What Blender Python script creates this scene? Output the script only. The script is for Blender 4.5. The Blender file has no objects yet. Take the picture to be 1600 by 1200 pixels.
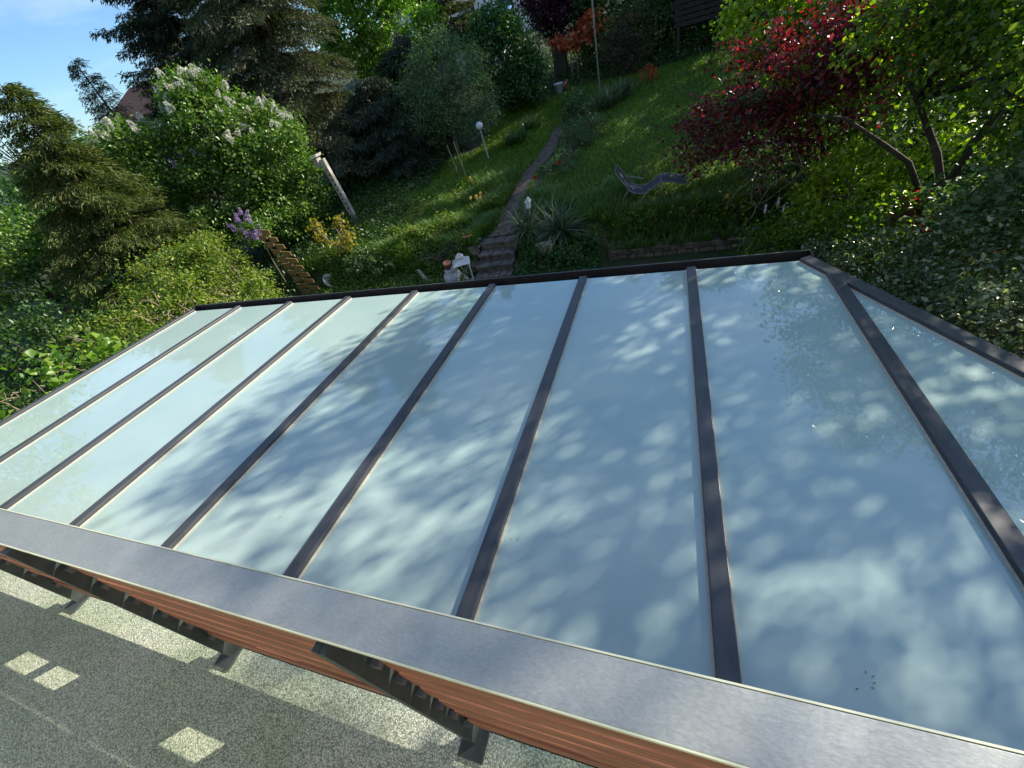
import bpy, math, random
import numpy as np
from mathutils import Vector, Matrix
C = bpy.context.scene.collection
rad = math.radians
rng = np.random.default_rng(11)
random.seed(5)
# ------------------------------------------------------------ camera
F = 636.4
RC = np.array([[0.93510653, 0.00829389, -0.35426965], [0.26524697, -0.67932393, 0.68422441], [-0.23498897, -0.73379167, -0.63744017]])
CAM = Vector((0, 0, 4.35))
cam = bpy.data.cameras.new('camera'); camo = bpy.data.objects.new('camera', cam); C.objects.link(camo)
cx_, cy_, cz_ = RC[:, 0], -RC[:, 1], -RC[:, 2]
M = Matrix(((cx_[0], cy_[0], cz_[0], 0), (cx_[1], cy_[1], cz_[1], 0), (cx_[2], cy_[2], cz_[2], 0), (0, 0, 0, 1)))
camo.matrix_world = Matrix.Translation(CAM) @ M
cam.sensor_width = 36; cam.lens = 36 * F / 1600; cam.clip_start = .05; cam.clip_end = 2000
bpy.context.scene.camera = camo
# ------------------------------------------------------------ sky and sun
AZ, EL = 47, 28
S = Vector((math.sin(rad(AZ)) * math.cos(rad(EL)), math.cos(rad(AZ)) * math.cos(rad(EL)), math.sin(rad(EL))))
w = bpy.data.worlds.new('World'); bpy.context.scene.world = w; w.use_nodes = True
nt = w.node_tree; bg = nt.nodes['Background']
sky = nt.nodes.new('ShaderNodeTexSky'); sky.sky_type = 'NISHITA'; sky.sun_disc = False
sky.sun_elevation = rad(EL); sky.sun_rotation = rad(AZ); sky.air_density = 1.0; sky.dust_density = .35; sky.ozone_density = 3.0
tc = nt.nodes.new('ShaderNodeTexCoord'); mp = nt.nodes.new('ShaderNodeMapping')
mp.inputs['Rotation'].default_value = (rad(8), rad(10), rad(35)); mp.inputs['Scale'].default_value = (1.0, 3.2, 9)
nz = nt.nodes.new('ShaderNodeTexNoise'); nz.inputs['Scale'].default_value = 1.3; nz.inputs['Detail'].default_value = 7; nz.inputs['Roughness'].default_value = .55
cr = nt.nodes.new('ShaderNodeValToRGB'); cr.color_ramp.elements[0].position = .45; cr.color_ramp.elements[1].position = .82
cr.color_ramp.elements[1].color = (.6, .6, .6, 1)
mx = nt.nodes.new('ShaderNodeMixRGB'); mx.inputs['Color2'].default_value = (6.5, 7.4, 8.6, 1)
L = nt.links.new
L(tc.outputs['Generated'], mp.inputs[0]); L(mp.outputs[0], nz.inputs[0]); L(nz.outputs[0], cr.inputs[0]); L(cr.outputs[0], mx.inputs[0])
tn = nt.nodes.new('ShaderNodeMixRGB'); tn.blend_type = 'MULTIPLY'; tn.inputs[0].default_value = 1; tn.inputs['Color2'].default_value = (.8, 1.0, 1.18, 1); L(sky.outputs[0], tn.inputs['Color1']); L(tn.outputs[0], mx.inputs['Color1']); L(mx.outputs[0], bg.inputs[0]); bg.inputs[1].default_value = .1
sl = bpy.data.lights.new('sun', 'SUN'); sl.energy = 5.0; sl.angle = rad(.55); sl.color = (1, .9, .76)
so = bpy.data.objects.new('sun', sl); C.objects.link(so); so.rotation_euler = S.to_track_quat('Z', 'Y').to_euler(); so.location = (10, 10, 30)
sc = bpy.context.scene
sc.view_settings.view_transform = 'Standard'; sc.view_settings.look = 'None'; sc.view_settings.gamma = 1; sc.view_settings.exposure = .78
sc.render.engine = 'CYCLES'
sc.cycles.max_bounces = 6; sc.cycles.diffuse_bounces = 3; sc.cycles.glossy_bounces = 3; sc.cycles.transmission_bounces = 4; sc.cycles.transparent_max_bounces = 4

# ------------------------------------------------------------ materials
class NT:
    def __init__(s, name):
        s.m = bpy.data.materials.new(name); s.m.use_nodes = True; s.t = s.m.node_tree; s.b = s.t.nodes['Principled BSDF']; s.out = s.t.nodes['Material Output']
    def n(s, k, **kw):
        a = s.t.nodes.new(k)
        for x, v in kw.items():
            if x.startswith('i_'): a.inputs[x[2:].replace('_', ' ')].default_value = v
            else: setattr(a, x, v)
        return a
    def l(s, a, b): s.t.links.new(a, b)
    def noise(s, scale, detail=4, rough=.55, coord='Object', sc=None, kind='ShaderNodeTexNoise'):
        t = s.n('ShaderNodeTexCoord'); q = s.n('ShaderNodeMapping')
        if sc: q.inputs['Scale'].default_value = sc
        a = s.n(kind); a.inputs['Scale'].default_value = scale
        if kind == 'ShaderNodeTexNoise': a.inputs['Detail'].default_value = detail; a.inputs['Roughness'].default_value = rough
        s.l(t.outputs[coord], q.inputs[0]); s.l(q.outputs[0], a.inputs[0]); return a
    def ramp(s, src, stops):
        r = s.n('ShaderNodeValToRGB'); e = r.color_ramp.elements
        while len(e) < len(stops): e.new(.5)
        for el, (p, c) in zip(e, stops): el.position = p; el.color = (*c, 1) if len(c) == 3 else c
        s.l(src, r.inputs[0]); return r
    def mix(s, fac, a, b, mode='MIX'):
        m = s.n('ShaderNodeMixRGB', blend_type=mode)
        for i, v in ((0, fac), (1, a), (2, b)):
            if hasattr(v, 'default_value') or hasattr(v, 'is_linked'): s.l(v, m.inputs[i])
            else: m.inputs[i].default_value = v if i == 0 else (*v, 1)
        return m.outputs[0]
    def bump(s, src, st=.3, d=.01):
        b = s.n('ShaderNodeBump'); b.inputs['Strength'].default_value = st; b.inputs['Distance'].default_value = d
        s.l(src, b.inputs['Height']); s.l(b.outputs[0], s.b.inputs['Normal'])

def noisemat(name, ca, cb, scale=8, rough=.7, bump=.3, dist=.01, metal=0, sc=None, detail=5, spec=.5, lo=.35, hi=.65):
    q = NT(name); a = q.noise(scale, detail, sc=sc); r = q.ramp(a.outputs[0], [(lo, ca), (hi, cb)])
    q.l(r.outputs[0], q.b.inputs['Base Color']); q.b.inputs['Roughness'].default_value = rough; q.b.inputs['Metallic'].default_value = metal
    q.b.inputs['Specular IOR Level'].default_value = spec
    if bump: q.bump(a.outputs[0], bump, dist)
    return q.m

def leafmat(name, ca, cb, cc=None, tr=.35, rough=.45, tint=None):
    q = NT(name); g = q.n('ShaderNodeNewGeometry')
    st = [(0, ca), (.6, cb)] + ([(1, cc)] if cc else [])
    r = q.ramp(g.outputs['Random Per Island'], st)
    q.l(r.outputs[0], q.b.inputs['Base Color']); q.b.inputs['Roughness'].default_value = rough
    t = q.n('ShaderNodeBsdfTranslucent'); m = q.n('ShaderNodeMixShader'); m.inputs[0].default_value = tr
    tcol = q.mix(1.0, r.outputs[0], tint or (1.5, 1.9, .5), 'MULTIPLY'); q.l(tcol, t.inputs[0])
    q.l(q.b.outputs[0], m.inputs[1]); q.l(t.outputs[0], m.inputs[2]); q.l(m.outputs[0], q.out.inputs[0])
    return q.m

MT = {}
MT['bark'] = noisemat('bark', (.05, .04, .03), (.16, .13, .1), 14, .9, .8, .02, sc=(1, 1, .3))
MT['bark_dark'] = noisemat('bark_dark', (.018, .014, .01), (.06, .045, .032), 14, .9, .8, .02, sc=(1, 1, .3))
MT['twig'] = noisemat('dry_twig', (.16, .12, .08), (.34, .27, .18), 20, .85, .3)
MT['leaf_lilac'] = leafmat('lilac_leaves', (.05, .12, .018), (.11, .2, .03), (.2, .3, .055), .3, .38)
MT['leaf_hedge'] = leafmat('hedge_leaves', (.07, .14, .02), (.16, .24, .03), (.34, .34, .05), .35, .42)
MT['leaf_big'] = leafmat('bright_leaves', (.08, .17, .02), (.15, .28, .03), (.22, .32, .05), .4, .4)
MT['leaf_yellow'] = leafmat('yellow_leaves', (.16, .2, .02), (.34, .3, .04), (.42, .26, .05), .4, .45)
MT['leaf_ash'] = leafmat('grey_green_leaves', (.06, .11, .05), (.1, .17, .07), (.15, .22, .1), .3, .5)
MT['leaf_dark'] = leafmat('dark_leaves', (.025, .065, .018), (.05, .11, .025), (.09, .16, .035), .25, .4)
MT['leaf_ivy'] = leafmat('ivy_leaves', (.03, .09, .02), (.05, .13, .025), (.09, .19, .04), .3, .4)
MT['leaf_purple'] = leafmat('purple_leaves', (.03, .008, .02), (.06, .014, .03), (.1, .03, .05), .2, .4, (1.4, .8, 1))
MT['leaf_red'] = leafmat('red_leaves', (.05, .012, .016), (.12, .018, .026), (.27, .045, .045), .4, .28, (2.1, .8, .9))
MT['leaf_orange'] = leafmat('orange_leaves', (.35, .06, .02), (.5, .12, .03), (.55, .2, .06), .35, .45, (1.6, 1, .7))
MT['leaf_lime'] = leafmat('lime_leaves', (.12, .2, .015), (.24, .33, .02), (.42, .48, .04), .45, .4)
MT['leaf_right'] = leafmat('mid_green_leaves', (.04, .09, .015), (.1, .18, .02), (.3, .36, .03), .5, .28)
MT['leaf_varieg'] = leafmat('variegated_leaves', (.04, .08, .025), (.07, .12, .035), (.4, .43, .28), .25, .3)
MT['leaf_brown'] = leafmat('brown_twig_leaves', (.06, .035, .025), (.11, .07, .04), (.1, .1, .04), .2, .6)
MT['needle'] = leafmat('spruce_needles', (.04, .07, .013), (.09, .125, .02), (.19, .2, .035), .15, .5)
MT['needle_dark'] = leafmat('dark_spruce_needles', (.02, .035, .02), (.035, .055, .028), (.06, .085, .035), .12, .55)
MT['needle_brown'] = leafmat('brownish_spruce_needles', (.055, .07, .035), (.1, .115, .055), (.2, .185, .09), .12, .55)
MT['yucca'] = leafmat('yucca_leaves', (.035, .07, .04), (.07, .12, .065), (.28, .32, .16), .15, .35)
MT['grass'] = leafmat('grass_blades', (.07, .15, .016), (.13, .24, .022), (.25, .34, .035), .35, .5)
MT['grass_long'] = leafmat('long_grass_blades', (.06, .13, .03), (.11, .2, .05), (.22, .3, .08), .35, .45)
MT['white_petal'] = leafmat('white_petals', (.55, .55, .45), (.75, .74, .64), (.8, .8, .72), .3, .6, (1, 1, 1))
MT['lilac_petal'] = leafmat('purple_petals', (.3, .2, .42), (.42, .3, .55), (.5, .38, .6), .3, .6, (1, 1, 1))
MT['magenta_petal'] = leafmat('pink_petals', (.5, .15, .42), (.6, .25, .5), None, .3, .6, (1, 1, 1))
MT['yellow_petal'] = leafmat('yellow_petals', (.7, .5, .08), (.8, .6, .15), None, .3, .6, (1, 1, 1))
MT['red_petal'] = leafmat('red_petals', (.6, .03, .02), (.7, .08, .03), None, .3, .6, (1, .7, .7))
MT['litter'] = leafmat('dry_leaves', (.2, .11, .06), (.34, .2, .12), (.42, .3, .2), .2, .7, (1, 1, 1))
MT['stone'] = noisemat('stone', (.07, .06, .05), (.2, .175, .145), 5, .9, .6, .03)
MT['stone_warm'] = noisemat('wall_stone', (.06, .052, .042), (.2, .17, .135), 7, .9, .7, .03)
MT['terracotta'] = noisemat('terracotta', (.42, .16, .08), (.6, .28, .16), 12, .8, .2)
MT['white_metal'] = noisemat('painted_metal', (.6, .58, .55), (.78, .76, .72), 9, .45, .1)
MT['ceramic'] = noisemat('glazed_ceramic', (.45, .47, .5), (.62, .64, .66), 6, .3, .1)
MT['wood'] = noisemat('sawn_wood', (.22, .13, .05), (.36, .22, .09), 5, .75, .3, .01, sc=(1, 1, 6))
MT['greywood'] = noisemat('weathered_wood', (.25, .22, .18), (.5, .46, .4), 4, .85, .5, .01, sc=(6, 6, .6))
MT['darkwood'] = noisemat('dark_wood', (.018, .012, .009), (.045, .03, .02), 4, .85, .5, .01, sc=(6, 6, .6))
MT['plastic'] = noisemat('white_plastic', (.6, .64, .7), (.7, .74, .8), 3, .4, 0)
MT['frame_grey'] = noisemat('aluminium', (.22, .21, .2), (.36, .35, .33), 10, .35, .05, metal=.7)
MT['mesh_fabric'] = noisemat('mesh_fabric', (.035, .035, .045), (.06, .062, .075), 40, .7, .2)
MT['wicker'] = noisemat('pale_wicker', (.25, .2, .14), (.45, .38, .28), 12, .85, .5, .01, sc=(1, 1, 5))
MT['white_wall'] = noisemat('white_render', (.68, .68, .66), (.78, .78, .76), 2, .85, .1)
MT['yellow_wall'] = noisemat('pale_yellow_render', (.5, .47, .34), (.58, .54, .4), 3, .9, .3, .003)
MT['roof_tile'] = noisemat('brown_roof_tiles', (.07, .035, .022), (.14, .06, .035), 2, .85, .8, .03, sc=(1, 1, 14))
MT['dark_glass'] = noisemat('window_glass', (.03, .04, .05), (.05, .06, .07), 1, .05, 0)
MT['blue_tarp'] = noisemat('blue_panel', (.16, .32, .62), (.24, .42, .72), 2, .4, .1)
# anodised bars
q = NT('anthracite_aluminium'); a = q.noise(3, 4, sc=(9, .8, 9)); r = q.ramp(a.outputs[0], [(.3, (.052, .058, .063)), (.7, (.08, .086, .091))])
q.l(r.outputs[0], q.b.inputs['Base Color']); r2 = q.ramp(a.outputs[0], [(.2, (.34,) * 3), (.8, (.46,) * 3)]); q.l(r2.outputs[0], q.b.inputs['Roughness'])
q.b.inputs['Metallic'].default_value = .15; MT['bar'] = q.m
MT['bar_dark'] = noisemat('black_gutter_metal', (.012, .013, .015), (.022, .023, .026), 5, .5, .05)
MT['gasket'] = noisemat('cream_edge_strip', (.55, .5, .4), (.68, .63, .5), 30, .5, 0)
MT['post_metal'] = noisemat('dark_green_metal', (.05, .062, .058), (.08, .095, .09), 14, .4, .05, metal=.3)
MT['bracket'] = noisemat('grey_bracket', (.13, .14, .155), (.19, .2, .215), 20, .4, 0, metal=.3)
# opal glass: milky body under a clear, sharp reflecting face, with dust and a few droppings
q = NT('opal_glass'); a = q.noise(1.3, 3); b = q.noise(42, 6, .7)
c1 = q.ramp(a.outputs[0], [(.35, (.38, .525, .49)), (.65, (.42, .56, .515))])
d = q.ramp(b.outputs[0], [(.70, (0, 0, 0)), (.78, (.35, .35, .35))])
col = q.mix(d.outputs[0], c1.outputs[0], (.8, .8, .74))
v = q.noise(2.3, kind='ShaderNodeTexVoronoi'); dv = q.ramp(v.outputs['Distance'], [(.012, (.8, .8, .8)), (.03, (0, 0, 0))]); col = q.mix(dv.outputs[0], col, (.78, .8, .76))
v2 = q.noise(3.1, kind='ShaderNodeTexVoronoi', sc=(1, 1.3, 1)); dv2 = q.ramp(v2.outputs['Distance'], [(.009, (.8, .8, .8)), (.018, (0, 0, 0))]); col = q.mix(dv2.outputs[0], col, (.12, .1, .08))
q.l(col, q.b.inputs['Base Color']); q.b.inputs['Roughness'].default_value = .6; q.b.inputs['Specular IOR Level'].default_value = 0
q.b.inputs['Coat Weight'].default_value = 1; q.b.inputs['Coat IOR'].default_value = 1.72
ro = q.ramp(a.outputs[0], [(.4, (.012,) * 3), (.7, (.03,) * 3)]); q.l(ro.outputs[0], q.b.inputs['Coat Roughness'])
wv = q.noise(.9, 1); bu = q.n('ShaderNodeBump'); bu.inputs['Strength'].default_value = .02; bu.inputs['Distance'].default_value = .02; q.l(wv.outputs[0], bu.inputs['Height']); q.l(bu.outputs[0], q.b.inputs['Coat Normal'])
MT['opal'] = q.m
# brushed zinc cap
q = NT('weathered_zinc'); a = q.noise(7, 7, .65); b = q.noise(110, 6, .8, sc=(1, 2.4, 1)); v = q.noise(120, kind='ShaderNodeTexVoronoi')
c1 = q.ramp(a.outputs[0], [(.3, (.46, .48, .44)), (.7, (.58, .6, .56))]); c2 = q.ramp(b.outputs[0], [(.3, (.7, .7, .7)), (.75, (1, 1, 1))])
col = q.mix(1, c1.outputs[0], c2.outputs[0], 'MULTIPLY'); sp = q.noise(3, 8, .75); s2 = q.ramp(sp.outputs[0], [(.6, (0, 0, 0)), (.72, (.6, .6, .6))]); col = q.mix(s2.outputs[0], col, (.62, .58, .52))
q.l(col, q.b.inputs['Base Color']); q.b.inputs['Metallic'].default_value = .55
rr = q.ramp(b.outputs[0], [(.25, (.36,) * 3), (.8, (.52,) * 3)]); q.l(rr.outputs[0], q.b.inputs['Roughness']); q.bump(b.outputs[0], .15, .002); MT['zinc'] = q.m
MT['lip'] = noisemat('lit_folded_edge', (.66, .68, .5), (.74, .76, .56), 30, .45, 0, metal=.2)  # pale yellow put into the colour for light reflected off the house wall
# wood slats
q = NT('reddish_larch'); a = q.noise(3, 6, .6, sc=(.7, 9, 26)); r = q.ramp(a.outputs[0], [(.3, (.14, .055, .032)), (.55, (.29, .12, .068)), (.8, (.42, .2, .125))])
q.l(r.outputs[0], q.b.inputs['Base Color']); q.b.inputs['Roughness'].default_value = .6; q.bump(a.outputs[0], .3, .004); MT['larch'] = q.m
# terrace stone carpet: small chips
q = NT('stone_chip_floor'); v = q.noise(210, kind='ShaderNodeTexVoronoi')
sep = q.n('ShaderNodeSeparateColor'); q.l(v.outputs['Color'], sep.inputs[0])
r = q.ramp(sep.outputs[0], [(0, (.28, .32, .26)), (.4, (.54, .59, .48)), (.75, (.74, .78, .67)), (1, (.92, .92, .86))]); r.color_ramp.interpolation = 'LINEAR'
e = q.ramp(v.outputs['Distance'], [(.3, (1, 1, 1)), (.75, (.35, .35, .33))]); col = q.mix(.85, r.outputs[0], e.outputs[0], 'MULTIPLY')
a = q.noise(1.7, 4); r3 = q.ramp(a.outputs[0], [(.3, (.72, .8, .66)), (.5, (.88, .93, .84)), (.7, (1, 1, 1))]); col = q.mix(1, col, r3.outputs[0], 'MULTIPLY')
st_ = q.noise(4.5, 8, .7); s4 = q.ramp(st_.outputs[0], [(.52, (0, 0, 0)), (.75, (.28, .28, .28))]); col = q.mix(s4.outputs[0], col, (.24, .27, .17))
q.l(col, q.b.inputs['Base Color']); q.b.inputs['Roughness'].default_value = .75; bb = q.n('ShaderNodeBump', invert=True); bb.inputs['Strength'].default_value = .6; bb.inputs['Distance'].default_value = .004
q.l(v.outputs['Distance'], bb.inputs['Height']); q.l(bb.outputs[0], q.b.inputs['Normal']); MT['chips'] = q.m
# garden soil under the grass
q = NT('garden_soil'); a = q.noise(.8, 8, .65); r = q.ramp(a.outputs[0], [(.35, (.025, .045, .012)), (.5, (.035, .06, .014)), (.7, (.07, .06, .035))])
q.l(r.outputs[0], q.b.inputs['Base Color']); q.b.inputs['Roughness'].default_value = .95; b = q.noise(25, 5); q.bump(b.outputs[0], .6, .03); MT['soil'] = q.m
MT['path'] = noisemat('trodden_path', (.06, .045, .032), (.17, .135, .1), 9, .95, .35, .01, detail=9)

# ------------------------------------------------------------ object helpers
def tag(o, label=None, cat=None, group=None, kind=None):
    for k, v in (('label', label), ('category', cat), ('group', group), ('kind', kind)):
        if v: o[k] = v
    return o
def empty(name, loc=(0, 0, 0)):
    o = bpy.data.objects.new(name, None); C.objects.link(o); o.location = loc; o.empty_display_size = .2; return o
def thing(name, label, cat, loc=(0, 0, 0), group=None): return tag(empty(name, loc), label, cat, group)
def link(name, me, mat, parent=None, smooth=False):
    o = bpy.data.objects.new(name, me); C.objects.link(o); me.materials.append(MT[mat])
    if smooth: me.shade_smooth()
    if parent:
        o.parent = parent; o.location = -Vector(world(parent))
    return o
def world(p):
    v = Vector(p.location)
    while p.parent: p = p.parent; v += Vector(p.location)
    return v
class MB:
    def __init__(s): s.v = []; s.f = []
    def add(s, vs, fs):
        n = len(s.v); s.v += [tuple(x) for x in vs]; s.f += [tuple(i + n for i in f) for f in fs]
    def hexa(s, p): s.add(p, [(0, 3, 2, 1), (4, 5, 6, 7), (0, 1, 5, 4), (1, 2, 6, 5), (2, 3, 7, 6), (3, 0, 4, 7)])
    def box(s, x0, x1, y0, y1, z0, z1): s.hexa([(x0, y0, z0), (x1, y0, z0), (x1, y1, z0), (x0, y1, z0), (x0, y0, z1), (x1, y0, z1), (x1, y1, z1), (x0, y1, z1)])
    def bar(s, a, b, w, h, up=(0, 0, 1)):
        a, b = Vector(a), Vector(b); d = (b - a).normalized(); u = Vector(up); r = d.cross(u).normalized() * w / 2; t = r.cross(d).normalized() * h / 2
        s.hexa([a - r - t, a + r - t, b + r - t, b - r - t, a - r + t, a + r + t, b + r + t, b - r + t])
    def tube(s, pts, rs, n=6, cap=True):
        pts = [Vector(p) for p in pts]
        if not hasattr(rs, '__len__'): rs = [rs] * len(pts)
        base = len(s.v); vs = []; prev = None
        for i, p in enumerate(pts):
            d = (pts[min(i + 1, len(pts) - 1)] - pts[max(i - 1, 0)])
            d = d.normalized() if d.length > 1e-6 else Vector((0, 0, 1))
            x = d.orthogonal().normalized() if prev is None else (prev - d * prev.dot(d)).normalized()
            prev = x; y = d.cross(x)
            for k in range(n):
                a = 2 * math.pi * k / n; vs.append(p + (x * math.cos(a) + y * math.sin(a)) * rs[i])
        fs = [(i * n + k, i * n + (k + 1) % n, (i + 1) * n + (k + 1) % n, (i + 1) * n + k) for i in range(len(pts) - 1) for k in range(n)]
        if cap: fs += [tuple(range(n))[::-1], tuple((len(pts) - 1) * n + k for k in range(n))]
        s.add(vs, fs)
    def lathe(s, prof, n=20, c=(0, 0, 0), axis=None):
        vs = []; m = len(prof)
        for r, z in prof:
            for k in range(n):
                a = 2 * math.pi * k / n; v = Vector((r * math.cos(a), r * math.sin(a), z))
                if axis: v = Vector((0, 0, 1)).rotation_difference(Vector(axis)) @ v
                vs.append(v + Vector(c))
        s.add(vs, [(i * n + k, i * n + (k + 1) % n, (i + 1) * n + (k + 1) % n, (i + 1) * n + k) for i in range(m - 1) for k in range(n)])
    def mesh(s, name):
        me = bpy.data.meshes.new(name); me.from_pydata(s.v, [], s.f); me.update(); return me
    def build(s, name, mat, parent=None, smooth=False): return link(name, s.mesh(name), mat, parent, smooth)
    def bev(s, name, mat, parent=None, w=.004, seg=2):
        o = s.build(name, mat, parent); m = o.modifiers.new('b', 'BEVEL'); m.width = w; m.segments = seg; m.limit_method = 'ANGLE'; return o

def npmesh(name, V, T):
    me = bpy.data.meshes.new(name); nv, nf = len(V), len(T)
    me.vertices.add(nv); me.vertices.foreach_set('co', np.ascontiguousarray(V, dtype=np.float32).ravel())
    k = T.shape[1]; me.loops.add(nf * k); me.loops.foreach_set('vertex_index', T.astype(np.int32).ravel())
    me.polygons.add(nf); me.polygons.foreach_set('loop_start', np.arange(0, nf * k, k, dtype=np.int32)); me.update(calc_edges=True); return me
def unit(a): return a / (np.linalg.norm(a, axis=-1, keepdims=True) + 1e-9)
def leafmesh(name, P, A, Nn, Ls, Ws, fold=.18, droop=.0):
    """diamond leaves: P base, A direction, Nn rough normal"""
    A = unit(A); B = unit(np.cross(A, Nn)); Nn = np.cross(B, A); n = len(P)
    Ls = np.broadcast_to(np.asarray(Ls, float), (n,))[:, None]; Ws = np.broadcast_to(np.asarray(Ws, float), (n,))[:, None]
    mid = P + A * Ls * .45 + Nn * Ws * fold; tip = P + A * Ls - Nn * Ls * droop
    V = np.stack([P, mid + B * Ws * .5, tip, mid - B * Ws * .5], 1).reshape(-1, 3)
    b = np.arange(n)[:, None] * 4; T = np.concatenate([b + [0, 1, 2], b + [0, 2, 3]], 1).reshape(-1, 3)
    return npmesh(name, V, T)
def rdir(n): return unit(rng.normal(size=(n, 3)))

def clump_pts(lobes, shell=.45):
    out = []; own = []
    for li, (x, y, z, rx, ry, rz, n) in enumerate(lobes):
        d = rdir(n); r = rng.uniform(shell, 1.02, n) ** .6
        out.append(np.array([x, y, z]) + d * r[:, None] * [rx, ry, rz]); own += [li] * n
    return np.concatenate(out), np.array(own)

def crown(name, lobes, mat, parent, per=60, cr=.28, L=.09, W=.05, flat=.7, up=.8, shell=.45, zmin=None, fold=.18):
    cp, own = clump_pts(lobes, shell)
    if zmin is not None: k = cp[:, 2] > zmin; cp = cp[k]; own = own[k]
    cs = np.array([l[:3] for l in lobes])[own]
    m = np.maximum(6, (per * rng.uniform(.35, 1.6, len(cp))).astype(int)); idx = np.repeat(np.arange(len(cp)), m); n = len(idx)
    crs = cr * rng.uniform(.55, 1.35, len(cp))
    P = cp[idx] + rng.normal(size=(n, 3)) * crs[idx][:, None] * [.55, .55, .55 * flat]
    out = unit(cp - cs)[idx]
    A = unit(rdir(n) + out * .6 + [0, 0, -.15]); N = unit(rdir(n) * .75 + out * .35 + np.array([0, 0, up]))
    s = rng.uniform(.65, 1.25, n)
    o = link(name, leafmesh(name, P, A, N, L * s, W * s, fold, .1), mat, parent); return o, cp, own

def limbs(trunk, lobes, cp, own, mat, parent, r0=.12, every=2, name='trunk', rt=.012):
    mb = MB(); pts = [Vector(p) for p in trunk]; n = len(pts)
    mb.tube(pts, [r0 * (1 - .55 * i / max(1, n - 1)) for i in range(n)], 8)
    def curve(a, b, bend, k=5):
        a, b = Vector(a), Vector(b); m = (a + b) / 2 + Vector(bend); return [(1 - t) ** 2 * a + 2 * t * (1 - t) * m + t * t * b for t in [i / (k - 1) for i in range(k)]]
    R = lambda s: Vector([random.uniform(-s, s) for _ in range(3)])
    for i, l in enumerate(lobes):
        c = Vector(l[:3]); a = min(pts[n // 2:] or pts, key=lambda p: (p - c).length + max(0, p.z - c.z) * 2)
        cv = curve(a, c, R(.15) + Vector((0, 0, .1))); mb.tube(cv, [r0 * .42 * (1 - .6 * j / 4) for j in range(5)], 6)
        for p in cp[own == i][::every]:
            s = cv[random.choice([2, 3, 4])]; tw = curve(s, p, R(.15) + Vector((0, 0, .05)), 4); mb.tube(tw, [rt * 1.6, rt * 1.2, rt * .8, rt * .4], 4, False)
    return mb.build(name, mat, parent, True)

def broadleaf(name, label, cat, base, trunk, lobes, leaf, per=60, cr=.28, L=.09, W=.05, bark='bark', r0=.1, group=None, every=2, rt=.012, tname='trunk', **kw):
    t = thing(name, label, cat, base, group)
    o, cp, own = crown('crown', lobes, leaf, t, per, cr, L, W, **kw)
    limbs([base] + list(trunk), lobes, cp, own, bark, t, r0, every, tname, rt)
    return t, cp, own

def spruce(name, label, cat, base, H, Rr, mat, z0=.1, nb=90, dens=1.0, droop=.35, sl=.2, sw=.035, group=None, lean=(0, 0), bark='bark_dark', powr=.85, r0=.11, ns=3):
    t = thing(name, label, cat, base, group); mb = MB(); bx, by, bz = base
    mb.tube([(bx, by, bz - .2), (bx + lean[0] * .5, by + lean[1] * .5, bz + H * .5), (bx + lean[0], by + lean[1], bz + H)], [r0, r0 * .6, .012], 8)
    P = []; A = []; N = []; SL = []
    for i in range(nb):
        f = z0 + (1 - z0) * ((i + random.random()) / nb) ** .9; h = H * f; a = random.uniform(0, 2 * math.pi)
        ln = Rr * (1 - f) ** powr * random.uniform(.7, 1.15) + .12; o = np.array([bx + lean[0] * f, by + lean[1] * f, bz + h])
        d = np.array([math.cos(a), math.sin(a), 0]); k = max(4, int(ln / .09)); pt = []
        for j in range(k + 1):
            s = j / k; p = o + d * ln * s + np.array([0, 0, ln * (.18 * s - droop * s * s + .12 * max(0, s - .75))]); pt.append(p)
        mb.tube(pt, [max(.006, .022 * (1 - j / k) * (ln / 1.5 + .3)) for j in range(k + 1)], 4, False)
        side = np.array([-d[1], d[0], 0])
        for j in range(1, k + 1):
            s = j / k; wl = (.2 + .28 * ln * (1 - s) ** .7) * random.uniform(.7, 1.2)
            for sg in (-1, 1):
                m = max(2, int(wl / .07 * dens)); bd = unit(side * sg * .9 + d * .65 + np.array([0, 0, -.18]))
                for q_ in range(m):
                    u = (q_ + random.random()) / m; p = pt[j] + bd * wl * u + np.array([0, 0, -.25 * wl * u * u])
                    for _ in range(ns):
                        P.append(p + rng.normal(size=3) * .03); A.append(bd * .5 + d * .45 + rng.normal(size=3) * .38 + np.array([0, 0, -.28])); N.append(rng.normal(size=3) * .5 + np.array([0, 0, 1.])); SL.append(random.uniform(.6, 1.25))
    mb.build('trunk', bark, t, True); SL = np.array(SL)
    link('crown', leafmesh('crown', np.array(P), np.array(A), np.array(N), SL * sl, SL * sw, .25, .15), mat, t); return t

def flowers(parent, pts, mesh_fn, mat, name='flower_cluster'):
    me = mesh_fn(); me.materials.append(MT[mat])
    for i, p in enumerate(pts):
        o = bpy.data.objects.new(name, me); C.objects.link(o); o.parent = parent; o.location = Vector(p) - world(parent)
        o.rotation_euler = (random.uniform(-.8, .8), random.uniform(-.8, .8), random.uniform(0, 6)); s = random.uniform(.7, 1.25); o.scale = (s, s, s)
def panicle(h=.2, r=.055, n=110, pl=.03):
    z = rng.uniform(0, 1, n); a = rng.uniform(0, 6.28, n); rr = r * (1 - z) ** .7 * rng.uniform(.6, 1, n)
    P = np.stack([np.cos(a) * rr, np.sin(a) * rr, z * h], 1); A = unit(np.stack([np.cos(a), np.sin(a), rng.uniform(0, .8, n)], 1) + rdir(n) * .4)
    return leafmesh('panicle', P, A, rdir(n), pl, pl * .9)
def ball(r=.03, n=30, pl=.03):
    d = rdir(n); return leafmesh('bloom', d * r * .2, d + rdir(n) * .2, rdir(n), r + pl, pl)

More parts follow.
